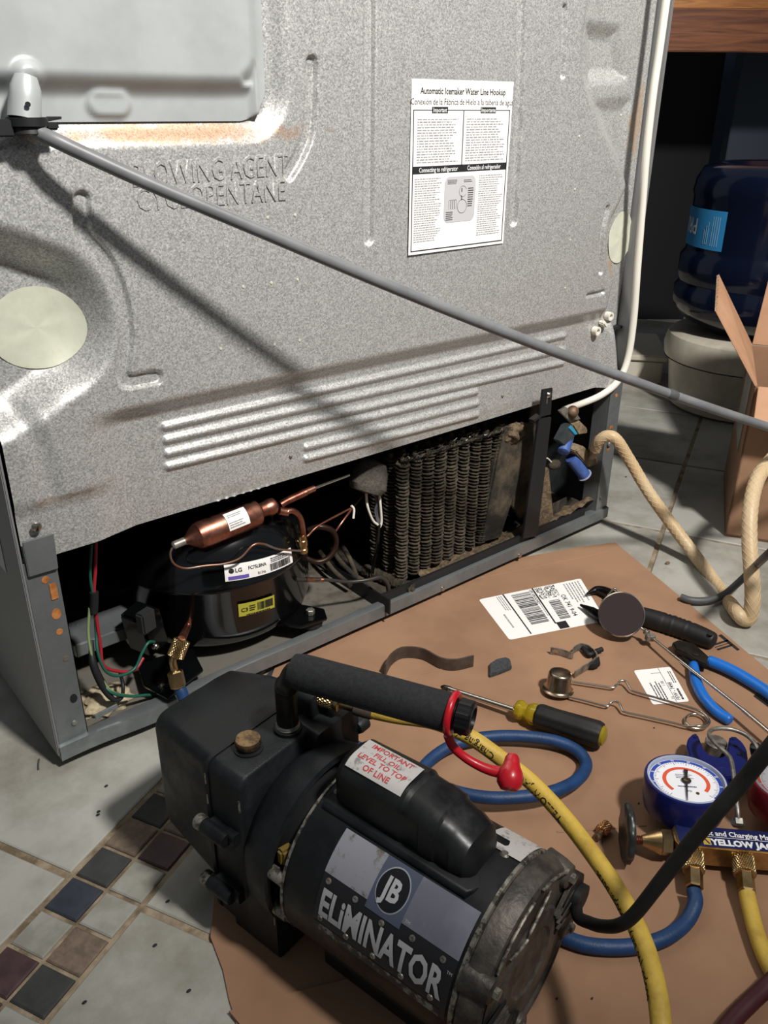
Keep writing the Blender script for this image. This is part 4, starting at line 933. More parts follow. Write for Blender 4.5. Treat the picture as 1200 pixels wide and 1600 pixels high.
# oil level sticker wrapped over the housing top
def ofn(u, v, h):
    a = .022+(.071-.022)*u; s = -.022+.040*v
    l = -.002+min(s, .0205) if False else None
    hw, zt, r = .0222+.0004, .1983, .0165; t = -.018+.0275*v; c = -.002; flat = hw-r
    if t > flat: an = min((t-flat)/r, 1.5); return PP(a, c+flat+(r+h)*math.sin(an), zt-r+(r+h)*math.cos(an)-.0002*0)
    if t < -flat: an = min((-t-flat)/r, 1.5); return PP(a, c-flat-(r+h)*math.sin(an), zt-r+(r+h)*math.cos(an))
    return PP(a, c+t, zt+h)
def ofn2(u, v, h): return ofn(u, v, h+.0012)
ol = sheet('oil_level_sticker', ofn2, M('scuffed_white', '#b8b5b2', .5, 0, '#827e7b', 120, (.56, .66)), ch, 12, 16, label='worn white sticker with red oil level text')
OW, OH = .049, .0275
printing('sticker_text', ofn2, [('t', 'IMPORTANT', OW/2, OH*.79, .0058, 'c', .02, 1.1), ('t', 'FILL OIL', OW/2, OH*.56, .0058, 'c', .02, 1.1), ('t', 'LEVEL TO TOP', OW/2, OH*.33, .0058, 'c', .02, 1.1), ('t', 'OF LINE', OW/2, OH*.10, .0058, 'c', .02, 1.1)], INKR, ol, wh=(OW, OH), sub=1)
# nameplate wrapped round the shell
NW, NH = .112, math.radians(62)*MR
def nfn(u, v, h):
    a = .034+.112*u; dg = math.radians(180-62*v-.5); r = MR+.0006+h
    return PP(a, r*math.cos(dg), HZ+r*math.sin(dg))
npl = sheet('nameplate', nfn, INK, VP, 2, 24, label='worn motor nameplate, silver above black'); npl.data.materials.clear(); npl.data.materials.append(M('nameplate_black', '#1c1c1f', .45))
printing('silver_band', nfn, [('r', .0, NH*.58, NW*.34, NH)], GREYWORN, npl, h=.0007, wh=(NW, NH), sub=1)
printing('silver_band', nfn, [('r', NW*.60, NH*.58, NW, NH)], GREYLBL, npl, h=.0007, wh=(NW, NH), sub=1)
printing('centre_band', nfn, [('r', NW*.34, NH*.52, NW*.60, NH)], M('slate_label', '#4a5062', .45), npl, h=.0008, wh=(NW, NH), sub=1)
ell = lambda rx, ry: ('ell', NW*.47, NH*.765, rx, ry)
printing('logo_oval', nfn, [ell(.0126, .0150)], M('logo_grey', '#8f939b', .4), npl, h=.0010, wh=(NW, NH))
printing('logo_oval', nfn, [ell(.0118, .0140)], M('logo_black', '#15151a', .4), npl, h=.0012, wh=(NW, NH))
SILV = M('silver_print', '#a9a9ac', .4)
printing('logo_letters', nfn, [('t', 'JB', NW*.47, NH*.765-.0066, .0195, 'c', .035, .8)], SILV, npl, h=.0016, wh=(NW, NH), sub=1)
printing('name_letters', nfn, [('t', 'ELiMINATOR', NW*.03, NH*.19, .0275, 'l', .032, .655)], SILV, npl, h=.0009, wh=(NW, NH), sub=2)
printing('plate_marks', nfn, [('t', 'TM', NW*.955, NH*.44, .003), ('t', 'TM', NW*.615, NH*.60, .003)], SILV, npl, h=.0008, wh=(NW, NH))
printing('worn_bottom_strip', nfn, [('r', .0, .0, NW*.96, NH*.085)], M('worn_strip', '#2b2b2c', .5, 0, '#8a8780', 90, (.52, .6), detail=8), npl, h=.0005, wh=(NW, NH), sub=1)
for k in range(5):
    for (x, y) in ((NW*(.05+.215*k), NH*.52), (NW*(.055+.21*k), NH*.145)):
        if k == 2 and y > NH*.4: y = NH*.475
        q = nfn(x/NW, y/NH, .0004); nn = (nfn(x/NW, y/NH, .01)-q); 
        lathe('plate_rivet', [(.0023, 0), (.0021, .0006), (.0011, .0009), (.0011, .0004), (0, .0004)], q, nn, STEELD, npl, 14)
# torn second label at the far right end of the motor
tl = lambda u, v, h: PP(.118+.030*u, (MR+.0008+h)*math.cos(math.radians(50+30*v)), HZ+(MR+.0008+h)*math.sin(math.radians(50+30*v)))
sheet('torn_label', tl, MATS['scuffed_white'], VP, 3, 8, label='torn white label remnant on the motor shoulder')
# feet
loft('rubber_foot', [sec(-.065, rrect(-.060, -.040, .0027, .014, .003, 4)), sec(-.020, rrect(-.060, -.040, .0027, .014, .003, 4))], RUBBER, VP)
loft('rubber_foot', [sec(-.065, rrect(.040, .060, .0027, .014, .003, 4)), sec(-.020, rrect(.040, .060, .0027, .014, .003, 4))], RUBBER, VP)
loft('base_plate', [sec(.02, rrect(-.045, .045, .010, .028, .004, 4)), sec(.135, rrect(-.045, .045, .010, .028, .004, 4))], PUMPD, VP)
for l in (-.045, .045):
    lathe('rubber_foot', [(.009, 0), (.010, .004), (.008, .010), (0, .010)], PP(.125, l*.8, .0027), (0, 0, 1), RUBBER, VP, 16)
# power cord: leaves the end bell, bends and climbs to the right
cordp = [PP(.172, .062, HZ+.004), U(903, 1432, t=.600), U(922, 1442, t=.588), U(940, 1447, t=.575), U(965, 1446, t=.555), U(990, 1430, t=.545), U(1030, 1380, t=.535), U(1075, 1322, t=.525), U(1120, 1268, t=.515), U(1160, 1222, t=.510), U(1200, 1172, t=.50), U(1300, 1050, t=.48)]
tube('power_cord', cordp, [.0040, .0044, .0044, .0044, .0044, .0045, .0047, .0048, .0049, .0050, .0050, .0050], RUBBER, VP, 18)
# intake fitting
fa = U(490, 1084, z=.185); fb = U(585, 1112, z=.182); fx = (fb-fa).normalized()
ft = lathe('intake_elbow', [(.0075, 0), (.0088, .003), (.0088, .010), (.006, .012)], U(482, 1083, z=.185), fx, PUMPD, VP, 20)

# ================================================================== HOSES
def hose(name, label, pts, r, mat, n=10, **kw):
    path = spline(pts, n); V, F = tube_data(path, r, 18); o = link(name, pydata(V, F, True, 60), None, mat); tag(o, label, 'hose', **kw); return o, path
yp = [fb-fx*.006, U(620, 1118, z=.18), U(680, 1128, z=.165), U(735, 1152, z=.150), U(780, 1183, z=.140), U(830, 1222, z=.130), U(880, 1275, z=.122), U(930, 1340, z=.118), U(970, 1400, z=.116), U(1000, 1460, z=.116), U(1020, 1520, z=.116), U(1032, 1590, z=.112), U(1035, 1680, z=.10)]
yh, ypath = hose('yellow_hose', 'yellow hose arching from the pump intake over the blue coil to the bottom edge', yp, .0066, YELH)
ym = knurl('knurled_coupler', fa+fx*.004, fx, .0083, .0165, BRASS, yh)
lathe('brass_ferrule', [(.0085, 0), (.0088, .001), (.0088, .004), (.006, .005), (.0052, .006), (.0052, .016), (.006, .018)], fa+fx*.0195, fx, BRASS, yh, 20)
lathe('crimp_sleeve', [(.0062, 0), (.0072, .001), (.0072, .014), (.0066, .016)], fa+fx*.036, fx, M('grey_brown_crimp', '#5d534a', .4, .4), yh, 20)
def s_at(path, u, v):
    L = 0; best = (1e9, 0)
    for i, p in enumerate(path):
        if i: L += (p-path[i-1]).length
        d = p-CPOS; w_ = d.dot(_f); e = (600+CF*d.dot(R2)/w_-u)**2+(800-CF*d.dot(U2)/w_-v)**2
        best = min(best, (e, L))
    return best[1]
for t_, u_, v_, z_ in (('Charging Hose', 774, 1180, .0085), ('YELLOW JACKET', 884, 1280, .0085), ('600psi (40 bar) - 4000psi burst', 1030, 1570, .0080)):
    text_on_tube('hose_print', t_, ypath, .0066, z_, s_at(ypath, u_, v_), .45 if u_ < 1000 else .8, INK, yh, flip=True)
# blue hose
gm = U(1084, 1392, z=.016)
bp_ = [gm, U(1086, 1412, z=.014), U(1072, 1440, z=.0095), U(1042, 1464, z=.0091), U(1000, 1477, z=.0091), U(950, 1480, z=.0091), U(900, 1472, z=.0091), U(850, 1445, z=.0091), U(790, 1385, z=.0091), U(730, 1318, z=.0091), U(672, 1262, z=.0091), U(652, 1225, z=.0091), U(665, 1195, z=.010), U(700, 1168, z=.012), U(745, 1154, z=.014), U(800, 1150, z=.016), U(860, 1156, z=.015), U(900, 1172, z=.012), U(916, 1195, z=.010), U(900, 1220, z=.014), U(860, 1238, z=.020), U(805, 1246, z=.021), U(750, 1245, z=.021), U(690, 1230, z=.020), U(610, 1195, z=.015), U(540, 1158, z=.012), U(460, 1128, z=.012), U(380, 1112, z=.014), U(325, 1112, z=.020), U(293, 1098, z=.040), U(284, 1082, z=.052), U(279, 1072, z=.058)]
bh, bpath = hose('blue_hose', 'blue hose coiled behind the pump between the gauge manifold and the compressor port', bp_, .0063, BLUEH)
a, b = U(279, 1074, z=.058), U(273, 1048, z=.075); ax = (b-a)
hx = hexrod('hex_crimp', a, ax, .0085, ax.length, BRASS, bh)
tube('bent_stem', [b-ax*.1, b+ax*.25, U(270, 1030, z=.088), U(276, 1018, z=.092)], .0038, BRASS, bh, 14)
a, b = U(273, 1028, z=.088), U(285, 998, z=.106)
kn2 = knurl('knurled_coupler', a, b-a, .0092, (b-a).length, BRASS, bh)
tube('service_port', [U(283, 1000, z=.105), U(292, 982, y=.045), U(300, 962, y=.05), U(305, 955, y=.055)], [.0048, .0040, .0040, .0040], COPPER, FR, 14)

# ================================================================== FLATTENED CARDBOARD
CT = .0025
def F0(u, v, z=CT): return U(u, v, z=z)
cbp = [(.851, -.054), (.80, -.03), (.70, .006), (.45, .008), (.262, .008), (.15, -.10), (.055, -.215), (.019, -.268), (.012, -.300), (.003, -.325), (-.001, -.340), (-.03, -.42), (-.02, -.62), (.10, -.80), (.45, -.86), (.62, -.62)]
cb = prism('flattened_cardboard', [Vector((x, y, .0002)) for x, y in cbp], (0, 0, CT-.0002), CARD, None, smooth=False)
tag(cb, 'brown flattened cardboard box spread on the tiles under the pump and tools', 'cardboard')
fl = prism('cardboard_flap', [Vector((*p, CT+.0002)) for p in [(x, y) for x, y in [tuple(U(358, 1583, z=CT))[:2], tuple(U(450, 1556, z=CT))[:2], tuple(U(556, 1530, z=CT))[:2], (.20, -.62), (.02, -.62)]]], (0, 0, .0026), CARD, cb, smooth=False)
# creases pressed in the board
for a, b in (((742, 905), (950, 862)), ((560, 1075), (840, 1010)), ((870, 1300), (1010, 1290))):
    tube('crease', [F0(*a), F0((a[0]+b[0])/2, (a[1]+b[1])/2+1), F0(*b)], .0009, CARD, cb, 6)
def flat(u4, h=CT): return quadfn(*[U(u, v, z=h) for u, v in u4])
tpf = flat([(790, 905), (955, 862), (985, 885), (830, 935)]); sheet('tape_strip', tpf, TAPE, cb, th=.00015)
tpf = flat([(960, 1078), (1118, 1085), (1200, 1068), (1200, 1020)]); tpf = flat([(985, 1080), (1105, 1020), (1165, 1085), (1040, 1130)]); sheet('tape_strip', tpf, TAPE, cb, th=.00015)
sf = flat([(748, 937), (796, 1000), (947, 970), (907, 904)])
sl = sheet('shipping_label', sf, WHITE, cb, th=.0003, cut=.03, label='white shipping label with barcodes')
SW, SH = .100, .155
it = [('r', 0, SH*.222, SW*.97, SH*.235), ('r', 0, SH*.505, SW*.86, SH*.520), ('r', SW*.84, SH*.52, SW*.99, SH*.62)] + bars(SW*.06, SH*.29, SW*.80, SH*.47, 30, 2) + bars(SW*.36, SH*.58, SW*.80, SH*.69, 22, 4)
it += [('t', 'OK 741 9-04', SW*.28, SH*.722, .0105, 'l', .01, .9), ('t', 'UPS GROUND', SW*.02, SH*.475, .0055, 'l', .02)]
r_ = random.Random(8)
it += [('r', SW*(.02+.28*i/26), SH*(.53+.19*j/22), SW*(.02+.28*(i+1)/26), SH*(.53+.19*(j+1)/22)) for i in range(26) for j in range(22) if r_.random() < .42]
printing('label_print', sf, it, INK, sl, wh=(SW, SH))
printing('label_small_print', sf, greek(SW*.05, SH*.80, SW*.55, SH*.97, 6, 3, .4)+greek(SW*.03, SH*.15, SW*.45, SH*.21, 3, 5, .4)+greek(SW*.45, SH*.10, SW*.85, SH*.13, 1, 6, .5)+greek(SW*.35, SH*.485, SW*.7, SH*.5, 1, 7, .5), INKG, sl, wh=(SW, SH))
s2 = flat([(1077, 1096), (1047, 1042), (990, 1048), (1020, 1101)]); l2 = sheet('address_label', s2, WHITE, cb, th=.0003, cut=.05, label='small white address label')
W2, H2 = .064, .046
printing('label_print', s2, [('t', 'FEW - 7498', .004, H2*.20, .0072, 'l', .01, .9), ('t', 'SG', .006, H2*.36, .004), ('t', '1 SB', .030, H2*.40, .005), ('r', 0, H2*.335, W2, H2*.345), ('r', W2*.85, H2*.345, W2*.86, H2*.6)]+greek(.004, H2*.09, .030, H2*.17, 1, 2, .7)+greek(.006, H2*.50, .040, H2*.80, 4, 3, .4)+greek(.034, H2*.05, .060, H2*.16, 2, 5, .4), INK, l2, wh=(W2, H2))
bq = flat([(1100, 1030), (1150, 1014), (1128, 990), (1078, 1005)]); bp3 = []
printing('ink_bars', bq, [('r', .52, .2, 1.0, .30), ('r', .52, .38, 1.0, .42), ('r', .52, .5, 1.0, .60)], INK, cb, h=.0002)
bq = flat([(1152, 1017), (1156, 1015), (1127, 991), (1122, 993)]); printing('ink_bars', bq, [('r', 0, 0, 1, 1)], INK, cb, h=.0002)
bq = flat([(1177, 1088), (1215, 1116), (1222, 1108), (1184, 1081)]); printing('ink_bars', bq, [('r', 0, 0, 1, .5), ]+[('r', .1*k, .6, .1*k+.05, .9) for k in range(10)], INK, cb, h=.0002)  # flat ink marks standing in for a black knurled strip
# crumbs
rk = random.Random(11); cr_spots = [(905, 1048), (1022, 1137), (998, 1255), (930, 1020), (1095, 1235), (870, 1560), (925, 1560), (1010, 1530)]
for k, (u, v) in enumerate(cr_spots): ball('crumb', F0(u, v, CT+.0006), .0010, INK, cb, (1.4, .8, .6), 6)

# ================================================================== TOOLS
def ribbon(name, top, hgt, th, mat, parent=None, n=8, zb=None, **kw):
    """strip standing on edge; top: points of its upper edge"""
    path = spline(top, n); V, F = [], []
    for i, p in enumerate(path):
        t = (path[min(i+1, len(path)-1)]-path[max(i-1, 0)]); t.z = 0; s = Vector((-t.y, t.x, 0)).normalized()*th/2
        dn = Vector((0, 0, -hgt)); V += [p+s, p-s, p-s+dn, p+s+dn]
    for i in range(len(path)-1):
        for k in range(4): a = i*4+k; b = i*4+(k+1) % 4; F.append((a, b, b+4, a+4))
    F += [(3, 2, 1, 0), tuple((len(path)-1)*4+k for k in range(4))]
    return link(name, pydata(V, F, True, 40), parent, mat, **kw)
# screwdriver
a = U(690, 1073, z=.010); b = U(806, 1107, z=.0165); e = U(938, 1152, z=.0185); ax = (e-a).normalized()
sdv = empty('screwdriver', tuple(a.lerp(e, .5)*1), 'screwdriver with bright shank, amber collar and black rubber grip', 'screwdriver')
Ls = (b-a).length; Lh = (e-b).length
lathe('shank', [(.0016, 0), (.0030, .003), (.0034, .010), (.0030, .013), (.0030, Ls+.004)], a, ax, STEEL, sdv, 16)
lathe('tip', [(.0010, -.001), (.0031, .002), (.0036, .009), (.0032, .0125)], a, ax, M('blackened_tip', '#2a2826', .4, .7), sdv, 8)
am = lathe('amber_collar', [(.004, -.002), (.0085, 0), (.0105, .003), (.0105, .007), (.0080, .010), (.0080, .013), (.0105, .016), (.0115, .020), (.0115, .028)], b, ax, YTRANS, sdv, 32, fn=lambda t, h, j: 1+.05*math.cos(6*t))
lathe('rubber_grip', [(.0108, .024), (.0122, .0245), (.0132, .028), (.0128, .045), (.0136, .070), (.0142, Lh-.004), (.0125, Lh+.001), (.0115, Lh+.001)], b, ax, RUBBER, sdv, 48, fn=lambda t, h, j: 1+.035*math.cos(8*t), angle=60)
lathe('amber_end', [(.0112, Lh-.001), (.0100, Lh+.004), (.0050, Lh+.006), (0, Lh+.0065)], b, ax, YTRANS, sdv, 24)
# brown rubber strip and felt
rs = [(602, 1038, .018), (612, 1021, .018), (630, 1011, .018), (660, 1013, .018), (688, 1027, .0178), (712, 1030, .0178), (740, 1024, .0178)]
tag(ribbon('rubber_strip', [U(u, v, z=z+.001) for u, v, z in rs], .0155, .0022, BROWNR), 'curled brown rubber strip standing on edge behind the pump handle', 'rubber strip')
gp = [(765, 1036), (776, 1029), (790, 1026), (797, 1029), (800, 1041), (783, 1048), (765, 1054)]
tag(prism('felt_scrap', [U(u, v, z=.008) for u, v in gp], (0, 0, -.0052), GREYF, None, bev=.001), 'small torn scrap of dark grey felt', 'felt scrap')
# striker
stc = U(876, 1050, z=.030); SP = empty('spark_lighter', (stc.x, stc.y, CT), 'nickel cup spark lighter with long bent wire handles', 'spark lighter')
tl_ = Vector((.12, .05, 1)).normalized()
lathe('striker_cup', [(.0178, .0), (.0182, .0012), (.0155, .0022), (.0145, .004), (.0135, .0205), (.0125, .0228), (.0110, .0235), (.0, .0232)], stc-tl_*.0235, tl_, NICKEL, SP, 48, fn=lambda t, h, j: 1+.012*math.cos(4*t), angle=50)
box('flint_arm', stc-tl_*.0245+Vector((0, 0, 0)), (.012, .008, .003), BLACK, SP, bev=.0006)
c3 = lambda x, y, z: U(840+x*.2333, 990+y*.2333, z=z)
w1_ = [c3(225, 320, .008), c3(300, 332, .008), c3(420, 350, .008), c3(505, 362, .008), c3(530, 345, .009), c3(555, 318, .011), c3(590, 322, .011), c3(615, 360, .009), c3(640, 385, .008), c3(760, 420, .008), c3(950, 475, .008), c3(1070, 512, .008), c3(1130, 550, .008), c3(1150, 595, .008), c3(1115, 632, .0075), c3(1050, 632, .007), c3(1000, 605, .007), c3(990, 570, .007), c3(1020, 542, .007), c3(1075, 540, .0075), c3(1125, 560, .009), c3(1140, 590, .010), c3(1120, 615, .0105), c3(1070, 620, .0105), c3(1000, 622, .008)]
w2_ = [c3(130, 395, .008), c3(200, 420, .008), c3(330, 452, .008), c3(460, 486, .008), c3(485, 468, .009), c3(510, 454, .011), c3(545, 465, .011), c3(562, 498, .009), c3(583, 525, .008), c3(700, 552, .008), c3(880, 592, .008), c3(1000, 622, .008), c3(1080, 638, .0075), c3(1130, 618, .0085)]
wv = tube('wire_handle', w1_, .0013, STEEL, SP, 10); tube('wire_handle', w2_, .0013, STEEL, SP, 10)
# pipe strap with rubber pad
PSn = empty('pipe_strap', tuple(U(905, 1040, z=CT)), 'bent steel pipe strap with a slotted tab and black rubber pad', 'pipe strap')
rp = [c3(88, 92, .013), c3(150, 100, .013), c3(232, 125, .013), c3(243, 92, .0135), c3(285, 66, .014), c3(335, 75, .014), c3(378, 108, .0135), c3(398, 145, .013), c3(365, 180, .013), c3(300, 220, .013), c3(250, 252, .013)]
sr = ribbon('strap_band', rp, .0095, .0012, STEELD, PSn)
q = c3(125, 122, .0085); d_ = (rp[2]-rp[0]).normalized(); nrm = Vector((d_.y, -d_.x, 0))
if nrm.dot(CPOS-q) < 0: nrm = -nrm
lathe('strap_slot', [(.0022, 0), (.0022, .0004), (0, .0004)], (rp[0]*.5+rp[1]*.5)+Vector((0, 0, -.0048))+nrm*.0006, nrm, CARD, sr, 16, sx=1, sy=2.0, xdir=(0, 0, 1))
lathe('strap_hole', [(.0016, 0), (.0016, .0004), (0, .0004)], rp[-1]*.75+rp[-2]*.25+Vector((0, 0, -.0048))+nrm*.0007, nrm, CARD, sr, 12)
prism('rubber_pad', [c3(345, 238, .006), c3(408, 172, .006), c3(418, 222, .006), c3(385, 238, .006)], (0, 0, .006), RUBBER, PSn, bev=.001)
tube('rubber_pad', [c3(305, 95, .008), c3(345, 140, .008), c3(395, 118, .008), c3(432, 105, .008)], .0032, RUBBER, PSn, 10)
# inspection mirror
mc = U(971, 960, z=.036); MI = empty('inspection_mirror', (mc.x, mc.y, CT), 'round inspection mirror on a thin telescopic rod lying over the cutter', 'mirror')
mn = (CPOS-mc).normalized(); mn = (mn+Vector((0, 0, .10))).normalized()
lathe('mirror_rim', [(.0, -.003), (.0270, -.003), (.0287, -.001), (.0287, .0012), (.0275, .0018), (.0268, .0008)], mc, mn, STEEL, MI, 64)
lathe('mirror_glass', [(.0270, .0), (.0270, .0010), (0, .0010)], mc, mn, M('reflection_tint_mirror', '#a88c86', .04, 1), MI, 64, label='mirror glass with a dark brown reflection put into its colour')  # brown mirror colour stands in for the dark room it would reflect
k0 = U(1010, 988, z=.020)
lathe('swivel_ball', [(0, -.004), (.003, -.003), (.004, 0), (.003, .003), (0, .004)], k0, (1, 0, 0), STEEL, MI, 12)
tube('swivel_link', [mc+(U(1003, 982, z=.022)-mc)*.80, U(1008, 986, z=.021), U(1020, 998, z=.017)], .0018, STEEL, MI, 10)
box('swivel_bracket', U(1016, 996, z=.016), (.007, .012, .009), STEELD, MI, Matrix.Rotation(.9, 3, 'Z'), .001)
tube('telescopic_rod', [U(1018, 996, z=.016), U(1060, 1030, z=.019), U(1162, 1110, z=.021), U(1163, 1110.8, z=.021)], .0019, STEEL, MI, 12, sm=False)
tube('telescopic_rod', [U(1161, 1109.3, z=.021), U(1215, 1155, z=.021)], .0024, STEEL, MI, 12, sm=False)
# black cutter under the mirror
CU = empty('hooked_cutter', tuple(U(1010, 965, z=CT)), 'cutter with two black hooked jaws and ribbed rubber handle under the round mirror', 'cutter')
hpts = [U(985, 958, z=.012), U(1004, 963, z=.0125), U(1030, 971, z=.013), U(1055, 979, z=.013), U(1080, 988, z=.013), U(1105, 998, z=.0135), U(1118, 1004, z=.013)]
hp_ = spline(hpts, 8); rr = []
for i in range(len(hp_)):
    s = i/(len(hp_)-1); r = .0100+.0035*math.sin(PI*min(1, s*.9+.08)); 
    if .38 < s < .68: r -= .0010*(math.sin(s*130) > .3)
    if s > .93: r *= math.sqrt(max(.05, 1-((s-.93)/.075)**2))
    rr.append(r)
V, F = tube_data(hp_, rr, 20)
for v in V: v.z = max(v.z, CT+.0001)
hb = link('rubber_handle', pydata(V, F, True, 60), CU, M('matte_black_rubber', '#161616', .55))
lathe('hang_hole', [(.0035, 0), (.0035, .0006), (0, .0006)], U(1110, 991, z=.0255), (0, 0, 1), INK, hb, 16)
jm = M('black_oxide_steel', '#1c1b1a', .3, .7)
tube('hook_jaw', [U(985, 955, z=.012), U(965, 938, z=.012), U(948, 926, z=.011), U(932, 922, z=.010), U(917, 928, z=.009)], [.008, .008, .0075, .0058, .0015], jm, CU, 12)
tube('hook_jaw', [U(985, 962, z=.012), U(960, 968, z=.012), U(940, 965, z=.011), U(925, 955, z=.010), U(907, 945, z=.009)], [.008, .008, .0075, .006, .0015], jm, CU, 12)
tube('jaw_pin', [U(928, 953, z=.013), U(945, 957, z=.014)], .0022, STEEL, CU, 10, sm=False)
tube('spring_clip', [U(950, 930, z=.018), U(960, 920, z=.022), U(968, 926, z=.020)], .0015, STEEL, CU, 8)
# blue handled pliers
PL = empty('blue_pliers', tuple(U(1090, 1030, z=CT)), 'pliers with dark jaws and bright blue dipped handles', 'pliers')
jw = M('dark_jaw_steel', '#35312d', .4, .6, '#26231f', 60, (.4, .6))
prism('plier_jaw', [U(u, v, z=.016) for u, v in ((1050, 1003), (1059, 999), (1084, 1004), (1096, 1014), (1109, 1026), (1106, 1040), (1092, 1034), (1073, 1022), (1056, 1014))], (0, 0, -.007), jw, PL, bev=.0016)
prism('plier_jaw', [U(u, v, z=.010) for u, v in ((1055, 1012), (1064, 1015), (1082, 1028), (1094, 1036), (1092, 1046), (1080, 1044), (1066, 1030))], (0, 0, -.006), jw, PL, bev=.0015)
lathe('plier_pivot', [(.0045, 0), (.0045, .001), (.003, .0018), (0, .0018)], U(1088, 1022, z=.016), (0, 0, 1), jw, PL, 16)
tube('plier_handle', [U(1106, 1032, z=.0125), U(1112, 1034, z=.0125), U(1140, 1046, z=.012), U(1170, 1063, z=.011), U(1200, 1083, z=.0105), U(1225, 1105, z=.010)], [.0055, .0070, .0072, .0072, .007, .006], BLUEG, PL, 18)
tube('plier_handle', [U(1084, 1038, z=.010), U(1084, 1044, z=.010), U(1088, 1066, z=.0102), U(1100, 1090, z=.0098), U(1120, 1112, z=.0095), U(1138, 1124, z=.0092), U(1141, 1126, z=.0092)], [.0050, .0062, .0066, .0066, .0064, .0062, .0045], BLUEG, PL, 18)
# small brass flare cap on the cardboard
ca, cb_ = U(949, 1288, z=.0082), U(936, 1305, z=.0082); CA = knurl('brass_cap', ca, cb_-ca, .0056, (cb_-ca).length*.75, M('copper_brass', '#b98a5e', .3, 1), None, 18); tag(CA, 'small knurled brass cap lying alone beside the yellow hose', 'cap')
lathe('cap_stem', [(.003, 0), (.0032, .002), (.0032, .008), (.0022, .009)], cb_-(cb_-ca)*.25, cb_-ca, BRASSD, CA, 14)

# ---- tubing cutter (blue) behind the gauges
TC = empty('blue_tube_cutter', tuple(U(1130, 1190, z=CT)), 'small blue C-shaped tube cutter with a steel roller behind the blue gauge', 'tube cutter')
c6 = lambda x, y, z: U(980+x*.2, 1120+y*.2, z=z)
cpoly = [(462, 220), (475, 165), (520, 122), (552, 132), (575, 190), (600, 250), (650, 295), (720, 315), (770, 300), (785, 260), (790, 200), (802, 148), (850, 150), (900, 190), (935, 250), (945, 330), (925, 420), (860, 460), (780, 475), (690, 450), (580, 380), (490, 320)]
cf = prism('cutter_frame', [c6(x, y, .026) for x, y in cpoly], (0, 0, -.020), BLUEP, TC, bev=.0015)
for x, y in ((530, 155), (828, 170), (850, 222), (872, 290), (752, 445)): lathe('frame_pit', [(.0022, 0), (.0022, .0004), (0, .0002)], c6(x, y, .0262), (0, 0, 1), M('navy_pit', '#0c1238', .5), cf, 12)
lathe('cutter_roller', [(.0, 0), (.010, .0), (.011, .001), (.011, .012), (.010, .013), (0, .0132)], c6(680, 265, .008), (0, 0, 1), STEELD, TC, 32)
# ---- manifold gauge set
mo = U(1052, 1303, z=.032); md = Vector((.662, -.75, 0)).normalized()
md = (U(1190, 1315, z=.032)-mo).normalized(); mq = Vector((md.y, -md.x, 0)); 
if mq.dot(CPOS-mo) < 0: mq = -mq
MG = empty('manifold_gauge_set', tuple(mo+md*.08-Vector((0, 0, .0295))), 'brass charging manifold with blue and red gauges lying on the cardboard', 'gauge manifold')
def MM(x, y, z): return mo+md*x+mq*y+Vector((0, 0, z-.032))
hw = .0125
barp = [(0.004, -hw), (.21, -hw), (.21, hw), (0.004, hw), (0, hw*.5), (0, -hw*.5)]
bar = prism('manifold_bar', [MM(x, y, .032) for x, y in barp], (0, 0, -.022), BRASS, MG, bev=.0012)
lfn = lambda u, v, h: MM(.004+.202*u, (hw-.001)-(2*hw-.002)*v, .0322+h)
lbm = sheet('manifold_label', lfn, DBLUE, bar, th=.0002, cut=.03)
LWm, LHm = .202, .023
printing('manifold_text', lfn, [('t', 'Test and Charging Manifold', .0185, .0132, .0080, 'l', .024, .86), ('t', 'YELLOW JACKET', .0275, .0026, .0092, 'l', .05, .98), ('r', .0205, .0112, .2, .0117)], INKW, lbm, wh=(LWm, LHm))
printing('logo_square', lfn, [('p', [(.0205, .0020), (.0270, .0020), (.0270, .0100), (.0205, .0100)])], YELH, lbm, wh=(LWm, LHm), h=.0003)
printing('logo_square_mark', lfn, [('p', [(.0215, .0090), (.0228, .0090), (.0262, .0030), (.0249, .0030)])], DBLUE, lbm, wh=(LWm, LHm), h=.0006)
# left valve
hexrod('valve_hex', MM(0, 0, .021), -md, .0115, .010, BRASS, MG)
vc = lathe('valve_cone', [(.0112, .010), (.0100, .013), (.0052, .024), (.0045, .026)], MM(0, 0, .021), -md, BRASS, MG, 24)
lathe('valve_stem', [(.0035, .024), (.0042, .0245)]+sum([[(.0036, .0255+.0016*k), (.0043, .0262+.0016*k)] for k in range(5)], [])+[(.0035, .034)], MM(0, 0, .021), -md, COPPER, vc, 16)
lathe('hand_wheel', [(.0, .033), (.006, .033), (.0065, .036), (.0190, .0370), (.0240, .0365), (.0255, .0380), (.0255, .0415), (.0240, .0430), (.0080, .0425), (.0, .0425)], MM(0, 0, .0285), -md, HANDW, MG, 72, fn=lambda t, h, j: 1+(.045*math.cos(9*t) if 4 < j < 8 else 0), angle=60, label='pewter grey scalloped hand wheel')
